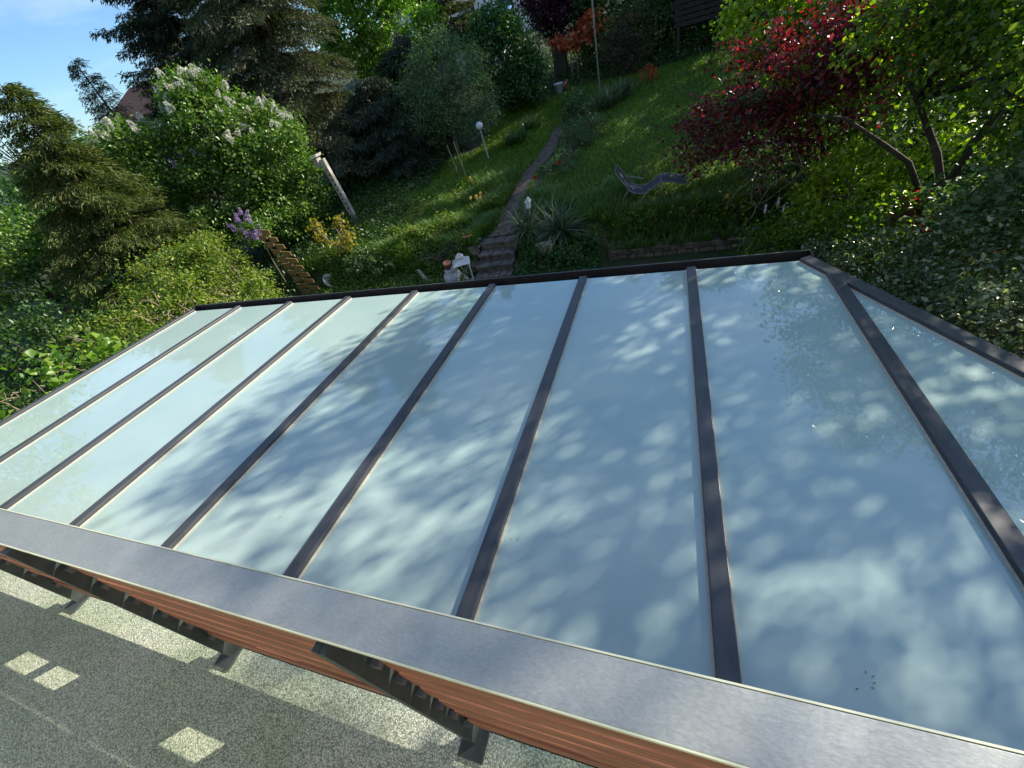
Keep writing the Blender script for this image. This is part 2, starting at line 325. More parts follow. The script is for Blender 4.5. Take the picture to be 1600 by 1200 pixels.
# ------------------------------------------------------------ terrain
def sst(t): t = np.clip(t, 0, 1); return t * t * (3 - 2 * t)
WX0, WX1 = -1.25, 1.5     # stone wall span
SX0, SX1 = -4.38, -3.42  # steps span
def zt(x, y):
    x = np.asarray(x, float); y = np.asarray(y, float)
    bank = sst((y - 8.4) / 1.0); wall = .43 * sst((y - 8.92) / .1) + .57 * sst((y - 9.0) / .8); k = sst((x - (WX0 - .3)) / .4)
    z = .65 * (bank * (1 - k) + wall * k) + .12 * np.maximum(0, y - 9.4) + .06 * np.maximum(0, y - 22)
    z = z - .22 * ((x > SX0 - .03) & (x < SX1 + .03) & (y > 8.15) & (y < 9.35))
    z = z + .035 * np.sin(x * 1.7 + y * .6) * np.sin(y * 1.3) * (y > 9.6)
    return z
xs = np.concatenate([np.linspace(-300, -22, 18), np.arange(-20, 12, .12), np.linspace(14, 300, 18)]); ys = np.concatenate([np.linspace(-200, -4, 10), np.arange(-2, 7.9, .5), np.arange(7.9, 9.7, .05), np.arange(9.7, 26, .15), np.linspace(28, 400, 20)])
X_, Y_ = np.meshgrid(xs, ys); Z_ = zt(X_, Y_); Z_ = np.where(Y_ > 60, zt(X_, 60) + 0 * Z_, Z_)
nx, ny = len(xs), len(ys); ii = (np.arange(ny - 1)[:, None] * nx + np.arange(nx - 1)[None]).ravel()
me = npmesh('ground', np.stack([X_.ravel(), Y_.ravel(), Z_.ravel()], 1), np.stack([ii, ii + 1, ii + 1 + nx, ii + nx], 1)); tag(link('ground', me, 'soil', None, True), kind='structure')
# path: a sheet that follows the ground
PEND = 16.6
pc = np.array([(-3.9, 9.36), (-3.88, 9.9), (-3.95, 11.0), (-3.9, 12.9), (-3.55, 14.8), (-3.62, 17), (-4.05, 19.8), (-4.3, 22.5)])
def pathx(y): return np.interp(y, pc[:, 1], pc[:, 0])
def pathw(y): return np.interp(y, [9.3, 10, 12, 15, 20], [.4, .25, .26, .22, .24])
V = []; yy = np.arange(9.36, PEND, .12)
for y in yy:
    for k in range(7):
        u = -1 + k / 3; x = pathx(y) + u * pathw(y) * (1 + .2 * math.sin(y * 3.1 + (u > 0) * 2)); V.append((x, y, zt(x, y) + .02 + .012 * (1 - u * u)))
idx = (np.arange(len(yy) - 1)[:, None] * 7 + np.arange(6)[None]).ravel()
tag(link('path', npmesh('path', np.array(V), np.stack([idx, idx + 1, idx + 8, idx + 7], 1)), 'path', None, True), kind='structure')

# ------------------------------------------------------------ terrace, house wall
FL = 2.52; YP = .09
mb = MB(); mb.box(-9, 6, -2.6, .13, FL - .25, FL); tag(mb.build('terrace_floor', 'chips'), kind='structure')
mb = MB(); mb.box(-9, 6, -2.55, .1, 0, FL - .25); mb.box(-9, 6, -3.2, -2.6, 0, 7.2)
h = thing('house_wall', 'pale yellow rendered house wall behind the terrace', 'house', (0, -2.6, 0)); mb.build('wall', 'yellow_wall', h)
for x in (-4.5, 1.2):
    mb = MB(); mb.box(x, x + 1.6, -2.598, -2.56, FL + .02, FL + 2.2); wdo = mb.build('window', 'post_metal', h)
    mb = MB(); mb.box(x + .08, x + 1.52, -2.558, -2.545, FL + .1, FL + 2.12); mb.build('pane', 'dark_glass', wdo)
# ------------------------------------------------------------ railing
rl = thing('balustrade', 'terrace balustrade with wide grey metal cap over reddish wooden slats', 'railing', (0, YP, FL))
CT = 4.35 - .78
mb = MB(); mb.box(-6.5, 3.5, .106, .195, CT - .004, CT); mb.box(-6.5, 3.5, .191, .195, CT - .03, CT - .004)
cap = mb.bev('cap', 'zinc', rl, .003); mb = MB(); mb.box(-6.5, 3.5, .195, .198, CT - .03, CT + .0012); mb.build('rear_fold', 'lip', cap)
mb = MB(); mb.box(-6.5, 3.5, .1035, .106, CT - .013, CT + .001); mb.build('folded_lip', 'lip', cap)
mb = MB(); mb.box(-6.5, 3.5, .108, .112, CT - .03, CT - .006); mb.build('cap_skirt', 'post_metal', cap)
pxs = [-3.147 + 1.261 * k for k in range(-2, 5)]
for x in pxs:
    mb = MB(); mb.box(x - .03, x - .012, .086, .13, FL + .012, CT - .03); mb.box(x - .010, x + .006, .086, .13, FL + .012, CT - .03); mb.box(x - .012, x - .010, .09, .128, FL + .012, CT - .031); mb.box(x - .032, x + .03, .1765, .181, FL + .1, CT - .03); p = mb.bev('post', 'post_metal', rl, .0015)  # thin rear strip added to block sun through the gap beside the post
    mb = MB(); mb.box(x - .05, x + .045, .04, .135, FL + .001, FL + .012); mb.bev('base_plate', 'post_metal', p, .002)
    for k in range(7): mb = MB(); mb.box(x + .006, x + .0275, .112, .128, FL + .173 + k * .135 - .012, FL + .173 + k * .135 + .012); mb.build('bracket', 'bracket', p)
ends = [-6.5] + pxs + [3.5]
for k in range(7):
    z = FL + .173 + k * .135; mb = MB()
    for a, b in zip(ends[:-1:1], ends[1:]):
        mb.box(a + .028, b - .032, .124, .175, z - (-.02 if k == 1 else .0485), z + .0485)  # second slat starts higher, shaped to let the floor sun patches through
    mb.bev('slat', 'larch', rl, .003)
mb = MB(); z = FL + .221; mb.box(-6.4, 3.4, .13, .15, z + .001, z + .012)
ops = [-6.4, -5.1, -4.8, -3.7, -3.45, -2.86, -2.62, -2.56, -2.34, -1.55, -1.3, -.2, .05, .9, 1.1, 3.4]
for i in range(0, len(ops), 2): mb.box(ops[i], ops[i + 1], .132, .15, z + .012, z + .11)
mb.build('sun_mask_strip', 'larch', rl)  # added strip, its openings shaped to cast the short sun patches on the floor
# ------------------------------------------------------------ glass roof
SLP = .0653; Y0 = .19; YG = 3.804; K = 1.0155; XL = -6.9
def gz(y): return 2.514 - (y - .468) * SLP
def chx(y): return 1.057 + (YG + .124 - y) * .408    # centre line of the cut corner beam
gr = thing('glass_roof', 'lean-to roof of frosted glass panes between dark metal rafters', 'glass roof', (-2.5, 1.9, 2.4))
xs_ = [XL + K * k for k in range(9)]
SOFT = []
def pane(poly):
    top = [(x, y, gz(y)) for x, y in poly]; bot = [(x, y, gz(y) - .016) for x, y in poly]; n = len(poly); mb = MB()
    mb.add(top + bot, [tuple(range(n)), tuple(range(n, 2 * n))[::-1]] + [(i, i + n, (i + 1) % n + n, (i + 1) % n) for i in range(n)]); mb.build('glass_pane', 'opal', gr)
for k in range(8):
    if k < 7: pane([(xs_[k] + .012, Y0), (xs_[k + 1] - .012, Y0), (xs_[k + 1] - .012, YG), (xs_[k] + .012, YG)])
    else:
        xr = xs_[8] - .012; yb = YG + .124 - (xr - 1.057) / .408
        pane([(xs_[7] + .012, Y0), (xr, Y0), (xr, yb), (chx(YG), YG), (xs_[7] + .012, YG)])
xr = xs_[8] + .012; pane([(xr, Y0), (chx(Y0), Y0), (xr + .012, YG + .124 - (xr + .012 - 1.057) / .408)])
def rafter(a, b, name, wd=.078, hgt=.03, side=True):
    (xa, ya), (xb, yb) = a, b; A_ = Vector((xa, ya, gz(ya))); B_ = Vector((xb, yb, gz(yb)))
    mb = MB(); up = Vector((0, 0, hgt / 2 + .004)); mb.bar(A_ + up, B_ + up, wd, hgt); o = mb.bev(name, 'bar', gr, .004)
    mb = MB(); up = Vector((0, 0, .004)); mb.bar(A_ + up, B_ + up, wd + .018, .005); mb.build('edge_strip', 'gasket', o); return o
for k in range(9):
    yt = YG + .0 if k < 8 else YG + .124 - (xs_[8] - 1.057) / .408
    rafter((xs_[k], Y0), (xs_[k], yt), 'rafter')
rafter((chx(Y0), Y0), (chx(YG - .0), YG), 'corner_beam', .093)
# gutter box along the outer edge
g0 = gz(YG); mb = MB(); XA, XB = XL - .05, 1.16
mb.box(XA, XB, YG + .004, YG + .012, g0 - .14, g0 - .004); mb.box(XA, XB, YG + .012, YG + .105, g0 - .14, g0 - .12); mb.box(XA, XB, YG + .105, YG + .115, g0 - .14, g0 + .035)
mb.box(XA - .01, XA, YG + .004, YG + .115, g0 - .14, g0 + .035); mb.box(XB, XB + .01, YG + .004, YG + .115, g0 - .14, g0 + .035)
gu = mb.build('gutter', 'bar_dark', gr); mb = MB(); mb.box(XA - .01, XB + .01, YG + .1035, YG + .1165, g0 + .035, g0 + .04); mb.build('gutter_rim', 'bar', gu)
# walls below the glass roof
mb = MB()
for x in xs_: mb.box(x - .03, x + .03, YG - .09, YG - .03, .0, gz(YG) - .1)
mb.box(XL - .03, xs_[8], YG - .1, YG - .02, gz(YG) - .1, gz(YG) - .02); mb.box(XL - .03, XL + .03, .2, YG - .1, 2.2, gz(YG) - .02); mb.box(XL - .03, XL + .03, 1.8, 1.86, 0, 2.2)
mb.build('wall_frame', 'bar', gr)
for k in range(8):
    mb = MB(); mb.box(xs_[k] + .03, xs_[k + 1] - .03, YG - .065, YG - .055, .05, gz(YG) - .1); mb.build('wall_pane', 'dark_glass', gr)
mb = MB(); mb.box(XL - .005, XL + .005, .2, YG - .1, .05, 2.2); mb.build('wall_pane', 'dark_glass', gr)
mb = MB(); mb.add([(1.12, YG - .1, .05), (chx(.2) - .1, .2, .05), (chx(.2) - .1, .2, 2.2), (1.12, YG - .1, 2.2)], [(0, 1, 2, 3)]); mb.build('wall_pane', 'dark_glass', gr)

# ------------------------------------------------------------ steps and stone wall
st = thing('garden_steps', 'four grey stone steps leading up from the roof to the dirt path', 'steps', (-3.9, 8.2, 0))
for i in range(4):
    y0 = 8.22 + i * .28; z1 = .155 * (i + 1) + (.0 if i < 3 else .02); mb = MB()
    for j, (a, b) in enumerate([(SX0, -4.02), (-4.0, -3.74), (-3.72, SX1)]):
        dz = random.uniform(-.008, .008); dy = random.uniform(-.015, .015); mb.box(a, b, y0 + dy, y0 + .34, z1 - .05 + dz, z1 + dz)
    o = mb.bev('step', 'stone', st, .012)
    mb = MB(); mb.box(SX0 + .02, SX1 - .02, y0 + .03, y0 + .33, z1 - .2, z1 - .055); mb.build('riser', 'stone_warm', o)
wl = thing('stone_wall', 'low dry stone retaining wall under the lawn edge', 'wall', (.8, 8.9, 0)); mb = MB()
z = 0.; row = 0
while z < .2:
    hh = random.uniform(.07, .12); x = WX0 + random.uniform(0, .1)
    while x < WX1:
        ww = random.uniform(.12, .34); a = [random.uniform(-.014, .014) for _ in range(4)]
        mb.hexa([(x, 8.78 + a[0], z + .006), (x + ww - .014, 8.78 + a[1], z + .006), (x + ww - .014, 8.96, z + .006), (x, 8.96, z + .006), (x + .01, 8.79 + a[2], z + hh), (x + ww - .02, 8.79 + a[3], z + hh + a[0] * .4), (x + ww - .02, 8.96, z + hh), (x + .01, 8.96, z + hh)]); x += ww
    z += hh + .008; row += 1
mb.bev('wall', 'stone_warm', wl, .01); mb = MB(); mb.box(WX0, WX1, 8.83, 8.95, 0, z - .02); mb.build('mortar', 'stone', wl)
x = WX0 - .1
while x < WX1:
    ww = random.uniform(.14, .42); x += random.choice([0, 0, .08, .2]); mb = MB(); d = random.uniform(-.04, .03); mb.hexa([(x, 8.74 + d, z), (x + ww - .02, 8.74 - d * .5, z + .01), (x + ww - .05, 9.04, z + .02), (x + .03, 9.0 + d, z), (x, 8.75 + d, z + .03 + d * .3), (x + ww - .02, 8.76 - d * .5, z + .035), (x + ww - .05, 9.0, z + .045), (x + .03, 9.0 + d, z + .03)])
    mb.bev('coping_stone', 'stone', wl, .01); x += ww

# ------------------------------------------------------------ vegetation
def G(x, y, dz=0): return (x, y, float(zt(x, y)) + dz)
def near(p, q, r): return Vector(p).lerp(Vector(q), r)
# left: drooping spruce beside the roof
spruce('spruce_tree', 'olive green drooping spruce at the far left behind the hedge', 'tree', G(-13.3, 7.0), 6.0, 2.3, 'needle', .02, 240, 1.1, .3, .13, .02, lean=(.3, .2), powr=.75, ns=4)
hb = [(-9.7, 6.5, 1.55, .85, .75, 1.05, 55), (-9.6, 5.7, 1.35, 1.0, .9, .95, 55), (-9.3, 6.5, .75, .5, .5, .85, 30), (-9.1, 6.0, .6, .8, .8, .7, 35), (-10.6, 6.4, 1.3, .8, .8, 1.0, 30), (-9.9, 6.3, 2.4, .35, .35, .3, 8), (-10.4, 5.6, 2.0, .7, .7, .7, 30), (-9.9, 6.8, 2.35, .3, .3, .3, 7), (-9.4, 5.3, 2.1, .3, .3, .25, 6)]
t, cp, own = broadleaf('hedge_shrub', 'bright green dense shrub beyond the left corner of the roof', 'shrub', G(-9.5, 6.9), [(-9.5, 6.9, .5)], hb, 'leaf_hedge', 130, .26, .075, .036, every=2, r0=.05, tname='stem', shell=.3, bark='twig', rt=.008)
hb = [(-9.2, 4.6, 1.4, .9, 1.0, .95, 55), (-9.6, 3.9, 1.7, .8, .8, .8, 40), (-8.6, 4.4, .8, .8, 1.0, .9, 40), (-8.6, 5.4, .6, .6, .8, .8, 30)]
broadleaf('hedge_shrub', 'twiggy yellow-green shrub against the left edge of the roof', 'shrub', G(-9, 4.6), [(-9, 4.6, .4)], hb, 'leaf_hedge', 85, .26, .08, .045, bark='twig', every=1, r0=.05, tname='stem', shell=.3, rt=.008)
hb = [(-8.3, 2.5, 1.3, .7, .9, .9, 30), (-8.7, 3.1, 1.7, .7, .7, .7, 24), (-9.2, 2.0, 1.6, .9, .9, .9, 24)]
broadleaf('hazel_bush', 'bush with large round bright leaves at the left edge of the photo', 'shrub', G(-8.5, 2.8), [(-8.5, 2.8, .4)], hb, 'leaf_big', 26, .3, .13, .11, bark='twig', every=1, r0=.05, tname='stem', rt=.009)
for x, y, lab in [(-12.0, 3.6, 'dark bushy shrub in shade under the olive spruce'), (-10.6, 1.0, 'dark bushy shrub at the far left edge below the hazel'), (-13.6, .8, 'dark shrub furthest left behind the hazel')]:
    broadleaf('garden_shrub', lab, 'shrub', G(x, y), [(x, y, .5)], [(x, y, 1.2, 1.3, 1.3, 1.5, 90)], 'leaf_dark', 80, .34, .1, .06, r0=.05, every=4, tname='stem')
broadleaf('garden_tree', 'tall leafy tree beyond the left edge of the photo', 'tree', G(-15.5, 1.8), [(-15.5, 1.8, 3), (-15.5, 1.8, 6)], [(-15.5, 1.8, 4.5, 2.2, 2.4, 2.2, 110), (-15.8, 1.2, 7.5, 2.2, 2.2, 2.0, 100), (-15.5, 3.8, 3.6, 1.6, 1.4, 1.6, 50)], 'leaf_hedge', 90, .42, .13, .08, r0=.18, every=4)
for x, y, lab in [(-17.6, 6.6, 'green bushy tree filling the gap between the olive spruce and the lilac'), (-19.5, 3.6, 'green bushy tree behind the lower left side of the olive spruce')]:
    broadleaf('garden_tree', lab, 'tree', G(x, y), [(x, y, 1.5)], [(x, y, 1.8, 1.6, 1.6, 1.6, 80), (x + .3, y, 3.3, 1.2, 1.2, .9, 40)], 'leaf_lilac', 80, .4, .12, .08, r0=.1, every=4)
for x, y, lab in [(-31, 17.5, 'far green tree below the brown roofed house'), (-29, 11.5, 'far green tree showing just above the olive spruce')]:
    broadleaf('garden_tree', lab, 'tree', G(x, y), [(x, y, 3)], [(x, y, 3.6, 2.8, 2.8, 2.0, 80)], 'leaf_ivy', 60, .7, .22, .15, r0=.18, every=4)
# bare twigs hanging in front
mb = MB()
for i in range(80):
    x0, y0 = random.uniform(-10, -8.0), random.uniform(1.5, 5.5); p = Vector((x0, y0, random.uniform(1.2, 2.2))); pts = [p]
    d = Vector((random.uniform(-.3, .3), random.uniform(-.3, .3), random.uniform(.1, .4)))
    for j in range(5): pts.append(pts[-1] + d * .28); d += Vector((random.uniform(-.12, .12), random.uniform(-.12, .12), -.12))
    mb.tube(pts, [.009, .008, .006, .005, .004, .002], 4, False)
tag(mb.build('bare_twigs', 'twig'), 'tangle of bare brown twigs among the left hedge', 'twigs', kind='stuff')
# lilac
lb = [(-12.1, 10.6, 4.3, 1.15, 1.15, 1.2, 85), (-12.0, 10.4, 5.15, .5, .5, .5, 14), (-11.1, 11.3, 3.5, 1.0, 1.0, 1.1, 60), (-11.1, 11.3, 2.3, .9, 1.0, 1.0, 50), (-13.2, 9.3, 3.9, 1.0, 1.0, 1.1, 60), (-13.9, 8.9, 4.4, .7, .7, .6, 20), (-12.6, 9.8, 2.7, 1.2, 1.2, 1.2, 70), (-11.6, 10.5, 1.9, 1.1, 1.0, 1.0, 55), (-11.7, 10.4, 3.3, 1.0, .9, 1.0, 55), (-13.2, 9.2, 2.2, 1, 1, 1, 40)]
t, cp, own = broadleaf('lilac_tree', 'large sunlit lilac with white flower clusters on its upper branches', 'tree', G(-12, 10.7), [(-12, 10.7, 2.0), (-12.1, 10.6, 3.0)], lb, 'leaf_lilac', 110, .32, .1, .066, r0=.12, every=3, shell=.5)
top = cp[(cp[:, 2] > 4.5) | ((cp[:, 0] > -11.3) & (cp[:, 2] > 3.7))]; top = top[rng.permutation(len(top))[:80]]
flowers(t, [Vector(p) + Vector((.08, -.1, .16)) for p in top], lambda: panicle(.19, .085, 120, .035), 'white_petal')
low = cp[(cp[:, 2] > 2.6) & (cp[:, 2] < 3.9) & (cp[:, 1] < 10.2)]; flowers(t, [Vector(p) + Vector((.1, -.25, .1)) for p in low[:7]], lambda: panicle(.18, .05, 80, .03), 'lilac_petal', 'purple_cluster')
t, cp, own = broadleaf('young_lilac', 'small lilac with pale purple flowers above the wooden trellis column', 'shrub', G(-10.7, 8.6), [(-10.6, 8.6, 1.2)], [(-10.6, 8.6, 2.0, .45, .45, .4, 20)], 'leaf_lilac', 45, .22, .09, .06, r0=.035, tname='stem')
flowers(t, [(-10.5 + random.uniform(-.3, .3), 8.3 + random.uniform(-.2, .2), 2.15 + random.uniform(-.35, .4)) for _ in range(13)], lambda: panicle(.24, .06, 110, .032), 'lilac_petal')
# trees against the sky
broadleaf('willow_tree', 'pale loose tree behind the olive spruce at far left', 'tree', G(-18.2, 9), [(-18.2, 9, 3)], [(-18.2, 9, 4.6, 1.2, 1.2, 1.5, 50), (-17.4, 9.6, 4.2, .9, .9, 1.1, 30)], 'leaf_ash', 45, .35, .12, .05, r0=.12, every=1)
spruce('larch_tree', 'slim ragged conifer top standing against the sky left of the lilac', 'tree', G(-18.6, 12.8), 6.1, 1.7, 'needle_brown', .2, 110, .9, .1, .13, .022, lean=(-.5, .3), powr=.9)
spruce('fir_tree', 'dark fir in front of the sky behind the lilac', 'tree', G(-16.4, 15.2), 12, 2.8, 'needle_dark', .16, 190, .9, .12, .17, .03, powr=.6)
spruce('fir_tree', 'brownish green spruce behind the right side of the lilac', 'tree', G(-12.5, 14.9), 12.5, 2.9, 'needle_brown', .1, 330, .9, .42, .15, .026, powr=.6)
spruce('fir_tree', 'low dark spruce in deep shade behind the weathered birdhouse post', 'tree', G(-9.6, 15.3), 3.0, 2.3, 'needle_dark', .02, 130, 1.0, .25, .15, .028, powr=.6)
spruce('fir_tree', 'small dark spruce between the shaded spruce and the grey-green tree', 'tree', G(-9.4, 17.6), 3.6, 1.9, 'needle_dark', .02, 90, 1.0, .25, .16, .03, powr=.6)
broadleaf('maple_tree', 'sunlit green maple between the brownish spruce and the top of the grey-green tree', 'tree', G(-12.2, 20.5), [(-12.2, 20.5, 5)], [(-12.4, 20.5, 6.2, 2.0, 1.8, 2.2, 120), (-10.6, 20.3, 5.6, 1.6, 1.5, 2.0, 90), (-12, 20, 8.5, 2.2, 2, 2, 60)], 'leaf_big', 90, .42, .15, .11, r0=.22, every=3)
spruce('fir_tree', 'far dark fir left of the white house', 'tree', G(-10.2, 24.5), 8.5, 2.3, 'needle_brown', .2, 110, .9, .2, .26, .055)
t, cp, own = broadleaf('apple_tree', 'loose grey-green tree left of the dirt path with a bare lower trunk', 'tree', G(-7.3, 15.6), [(-7.2, 15.6, 2.4)], [(-7.0, 15.7, 3.5, 1.5, 1.4, 1.25, 110), (-6.3, 15.4, 3.0, 1.0, 1.0, 1.0, 60), (-7.9, 15.5, 3.0, 1.1, 1.1, 1.1, 70), (-6.9, 15.4, 4.4, .8, .8, .5, 30)], 'leaf_ash', 75, .34, .085, .04, r0=.09, every=2)
broadleaf('hazel_tree', 'dark green bushy tree beside the white bucket at the top of the path', 'tree', G(-5.9, 19.4), [(-5.9, 19.4, 2.6)], [(-5.9, 19.4, 3.6, 1.3, 1.2, 1.4, 110), (-5.4, 19.2, 2.8, .9, .9, .9, 60), (-6.3, 19.6, 4.5, .9, .9, .7, 50)], 'leaf_ivy', 90, .34, .12, .08, r0=.12, every=4)
broadleaf('copper_beech', 'very dark purple-leaved tree at the top edge right of the white house', 'tree', G(-4.6, 23.8), [(-4.6, 23.8, 3.6)], [(-4.5, 23.6, 5.4, 1.7, 1.6, 1.5, 150), (-4.2, 23.4, 4.2, 1.2, 1, .9, 60), (-4.6, 24, 7.4, 2.2, 1.8, 1.6, 100)], 'leaf_purple', 120, .36, .1, .08, bark='bark_dark', r0=.16, every=5)
broadleaf('acer_shrub', 'orange and red leaved shrub under the dark purple tree', 'shrub', G(-3.6, 21.6), [(-3.6, 21.6, 2.8)], [(-3.9, 21.5, 3.45, .9, .5, .35, 18), (-3.0, 21.5, 3.7, .5, .5, .5, 12)], 'leaf_orange', 26, .22, .15, .13, r0=.03, every=1, tname='stem', bark='twig')
broadleaf('garden_tree', 'low dark evergreen filling the gap behind the brown shrub', 'tree', G(-.6, 22), [(-.6, 22, 2.6)], [(-.9, 22, 3.1, 1.4, 1, 1.2, 70), (.6, 22, 3.4, 1.4, 1, 1.6, 80), (-2.6, 22.6, 3.6, 1.1, 1, 1.5, 60)], 'leaf_dark', 100, .38, .12, .07, bark='bark_dark', r0=.08, every=4)
broadleaf('brown_shrub', 'brownish twiggy shrub to the right of the metal pole', 'shrub', G(-1.6, 20.6), [(-1.6, 20.6, 2.4)], [(-1.5, 20.6, 3.0, 1.1, .9, .95, 80)], 'leaf_brown', 60, .3, .07, .03, r0=.04, every=1, tname='stem', bark='bark_dark')
for i, (x, y, s, hgt, lab) in enumerate([(-1.6, 24.4, 2.2, 7.5, 'tall dark tree closing the garden behind the brown shrub'), (1.6, 23.4, 2.4, 8.5, 'tall dark tree behind the wooden lean-to'), (4.6, 22.3, 2.4, 7.6, 'tall dark tree at the top right corner of the lawn'), (5.2, 18.0, 2.1, 6.6, 'dark tree on the right side of the lawn behind the lime green hazel')]):
    zb = float(zt(x, y)); mb_ = [(x, y, zb + 1.9, s, s * .8, 1.7, 110), (x + .3, y, zb + 4.2, s, s * .8, 1.7, 110), (x, y, zb + hgt - 1.2, s * .8, s * .7, 1.4, 80)]
    broadleaf('garden_tree', lab, 'tree', G(x, y), [(x, y, zb + 2), (x, y, zb + 4)], mb_, 'leaf_dark', 90, .45, .14, .08, bark='bark_dark', r0=.16, every=5, group='dark trees closing the top of the garden')
# red maple, lime hazel, big right tree
t, cp, own = broadleaf('red_maple', 'dark red leaved maple leaning over the right side of the lawn', 'tree', G(3.0, 10.0), [(2.7, 10, 1.4), (2.5, 10.1, 2.0)], [(2.2, 9.3, 2.6, 1.0, .8, .8, 46), (1.4, 9.2, 2.45, .8, .7, .6, 26), (3.0, 9.3, 3.1, 1.0, .8, .6, 24), (.8, 9.6, 2.35, .45, .4, .25, 8), (1.8, 9.1, 1.8, .9, .6, .5, 24), (.8, 9.9, 1.6, .8, .6, .4, 14), (2.6, 8.8, 3.0, .8, .6, .5, 14), (.6, 10.2, 2.0, .5, .5, .3, 7), (2.7, 9.3, 3.6, .8, .6, .4, 12), (1.5, 9.6, 3.1, .6, .5, .35, 9), (.5, 9.7, 1.9, .6, .5, .4, 7), (2.2, 8.6, 3.1, .7, .5, .4, 16), (3.2, 8.7, 3.1, .7, .5, .5, 14), (2.6, 8.3, 2.6, .6, .4, .4, 12)], 'leaf_red', 40, .3, .085, .055, bark='bark_dark', r0=.07, every=1, shell=.25, rt=.008)
broadleaf('lime_hazel', 'lime green sunlit tree behind the red maple at the top edge', 'tree', G(3.0, 12.2), [(2.9, 12.2, 2.2)], [(1.9, 12.0, 3.4, .8, .9, .8, 50), (3.0, 11.8, 3.6, 1.2, 1.2, .9, 80), (3.4, 11.6, 2.6, 1.3, 1, 1, 60), (4.2, 11.4, 3.6, 1.0, 1, .8, 40), (2.4, 10.9, 2.9, .7, .6, .6, 26), (3.0, 9.9, 2.2, .9, .6, .8, 30), (4.0, 9.6, 3.2, 1.1, .8, .7, 40)], 'leaf_lime', 80, .33, .1, .075, r0=.07, every=2)
tz = 0.1
bt = thing('cherry_tree', 'big green tree on the right with a forked dark trunk', 'tree', (3.4, 6.7, tz))
RL = [(2.5, 7.6, 4.5, .8, .7, .8, 46), (3.0, 7.5, 5.6, 1.0, .8, .9, 56), (3.6, 7.4, 6.8, .9, .8, .7, 36), (5.0, 6.9, 6.2, 1.1, 1.0, .9, 40), (6.0, 5.8, 7.4, 1.1, 1.1, .9, 36), (6.2, 6.6, 5.7, 1.0, 1.0, .9, 36), (3.5, 6.1, 2.5, .6, .5, .35, 18), (2.9, 7.0, 2.7, .6, .4, .25, 12), (2.8, 7.6, 3.3, .7, .6, .4, 24), (3.3, 7.2, 3.2, .9, .7, .5, 36), (4.0, 6.5, 3.2, 1.1, 1.0, .8, 50), (4.0, 5.6, 3.3, .9, .9, .7, 38), (4.6, 7.6, 4.5, 1.5, 1.3, 1.0, 60), (5.2, 6.2, 5.4, 1.4, 1.3, 1.1, 60), (3.9, 7.7, 5.6, 1.3, 1.1, .9, 44), (5.6, 7.4, 6.8, 1.5, 1.4, 1.1, 52), (4.6, 8.2, 7.0, 1.2, 1.1, .9, 32), (6.2, 5.0, 4.6, 1.3, 1.4, 1.1, 52), (6.6, 5.6, 6.4, 1.2, 1.2, 1.1, 42), (3.1, 8.1, 4.0, .8, .8, .6, 26), (5.4, 4.6, 3.1, 1.0, 1.1, .9, 40), (2.9, 6.9, 3.5, .8, .7, .4, 22)]
o, cp, own = crown('crown', RL, 'leaf_right', bt, 62, .3, .085, .05, shell=.3)
mb = MB()
mb.tube([(3.3, 6.6, -.1), (3.28, 6.65, .9), (3.13, 6.9, 1.55)], [.055, .045, .04], 8)
mb.tube([(3.13, 6.9, 1.5), (2.95, 7.0, 1.85), (2.67, 7.12, 2.08), (2.19, 7.28, 2.45), (1.8, 7.4, 2.55)], [.036, .034, .03, .022, .01], 7)
mb.tube([(3.5, 6.55, -.1), (3.46, 6.54, 1.0), (3.17, 6.91, 1.95), (2.85, 7.1, 2.55), (2.6, 7.3, 3.0)], [.05, .045, .04, .03, .02], 7)
mb.tube([(3.3, 6.75, 1.55), (3.6, 6.9, 2.4), (3.8, 7.2, 3.4), (4.2, 7.4, 4.6), (4.5, 7.4, 5.8), (4.9, 7.2, 6.8)], [.042, .042, .04, .036, .03, .02], 7)
for i, l in enumerate(RL):
    c = Vector(l[:3]); a = Vector(random.choice([(3.8, 7.2, 3.4), (4.2, 7.4, 4.6), (4.5, 7.4, 5.8)]) if l[2] > 3.6 else (2.85, 7.1, 2.55)); m = (a + c) / 2 + Vector((0, 0, .25)); mb.tube([a, m, c], [.026, .02, .012], 5)
    for p in cp[own == i][::2]: mb.tube([near(a, c, random.uniform(.5, 1)), near(c, p, .5) + Vector((0, 0, .08)), p], [.012, .009, .003], 4, False)
mb.build('trunk', 'bark_dark', bt, True)
# undergrowth on the right
def shrub(label, x, y, lobes, leaf, per, cr, L_, W_, every=3, **kw): return broadleaf('garden_shrub', label, 'shrub', G(x, y), [(x, y, float(zt(x, y)) + .3)], lobes, leaf, per, cr, L_, W_, every=every, r0=.03, tname='stem', group='shrubs beside the cut corner of the roof', **kw)
shrub('bright yellow-green shrub lit by the sun under the forked branch', 2.9, 7.9, [(2.75, 8.0, 1.3, .65, .55, .55, 36), (3.3, 7.9, 1.75, .5, .5, .35, 18), (2.3, 8.2, .8, .5, .5, .45, 22)], 'leaf_lime', 60, .24, .1, .055)
shrub('dark green shrub between the roof corner and the tree trunks', 2.4, 6.9, [(2.35, 7.0, .75, .7, .6, .6, 45), (3.1, 6.5, 1.0, .7, .7, .6, 45), (1.75, 7.7, .5, .5, .5, .45, 28)], 'leaf_right', 75, .24, .07, .045)
shrub('variegated pale-edged shrub along the cut roof corner', 2.5, 5.2, [(2.35, 5.3, 1.0, .55, .8, .7, 60), (2.9, 4.7, 1.35, .7, .8, .7, 65), (2.1, 6.1, .75, .45, .6, .6, 40)], 'leaf_varieg', 85, .2, .055, .035)
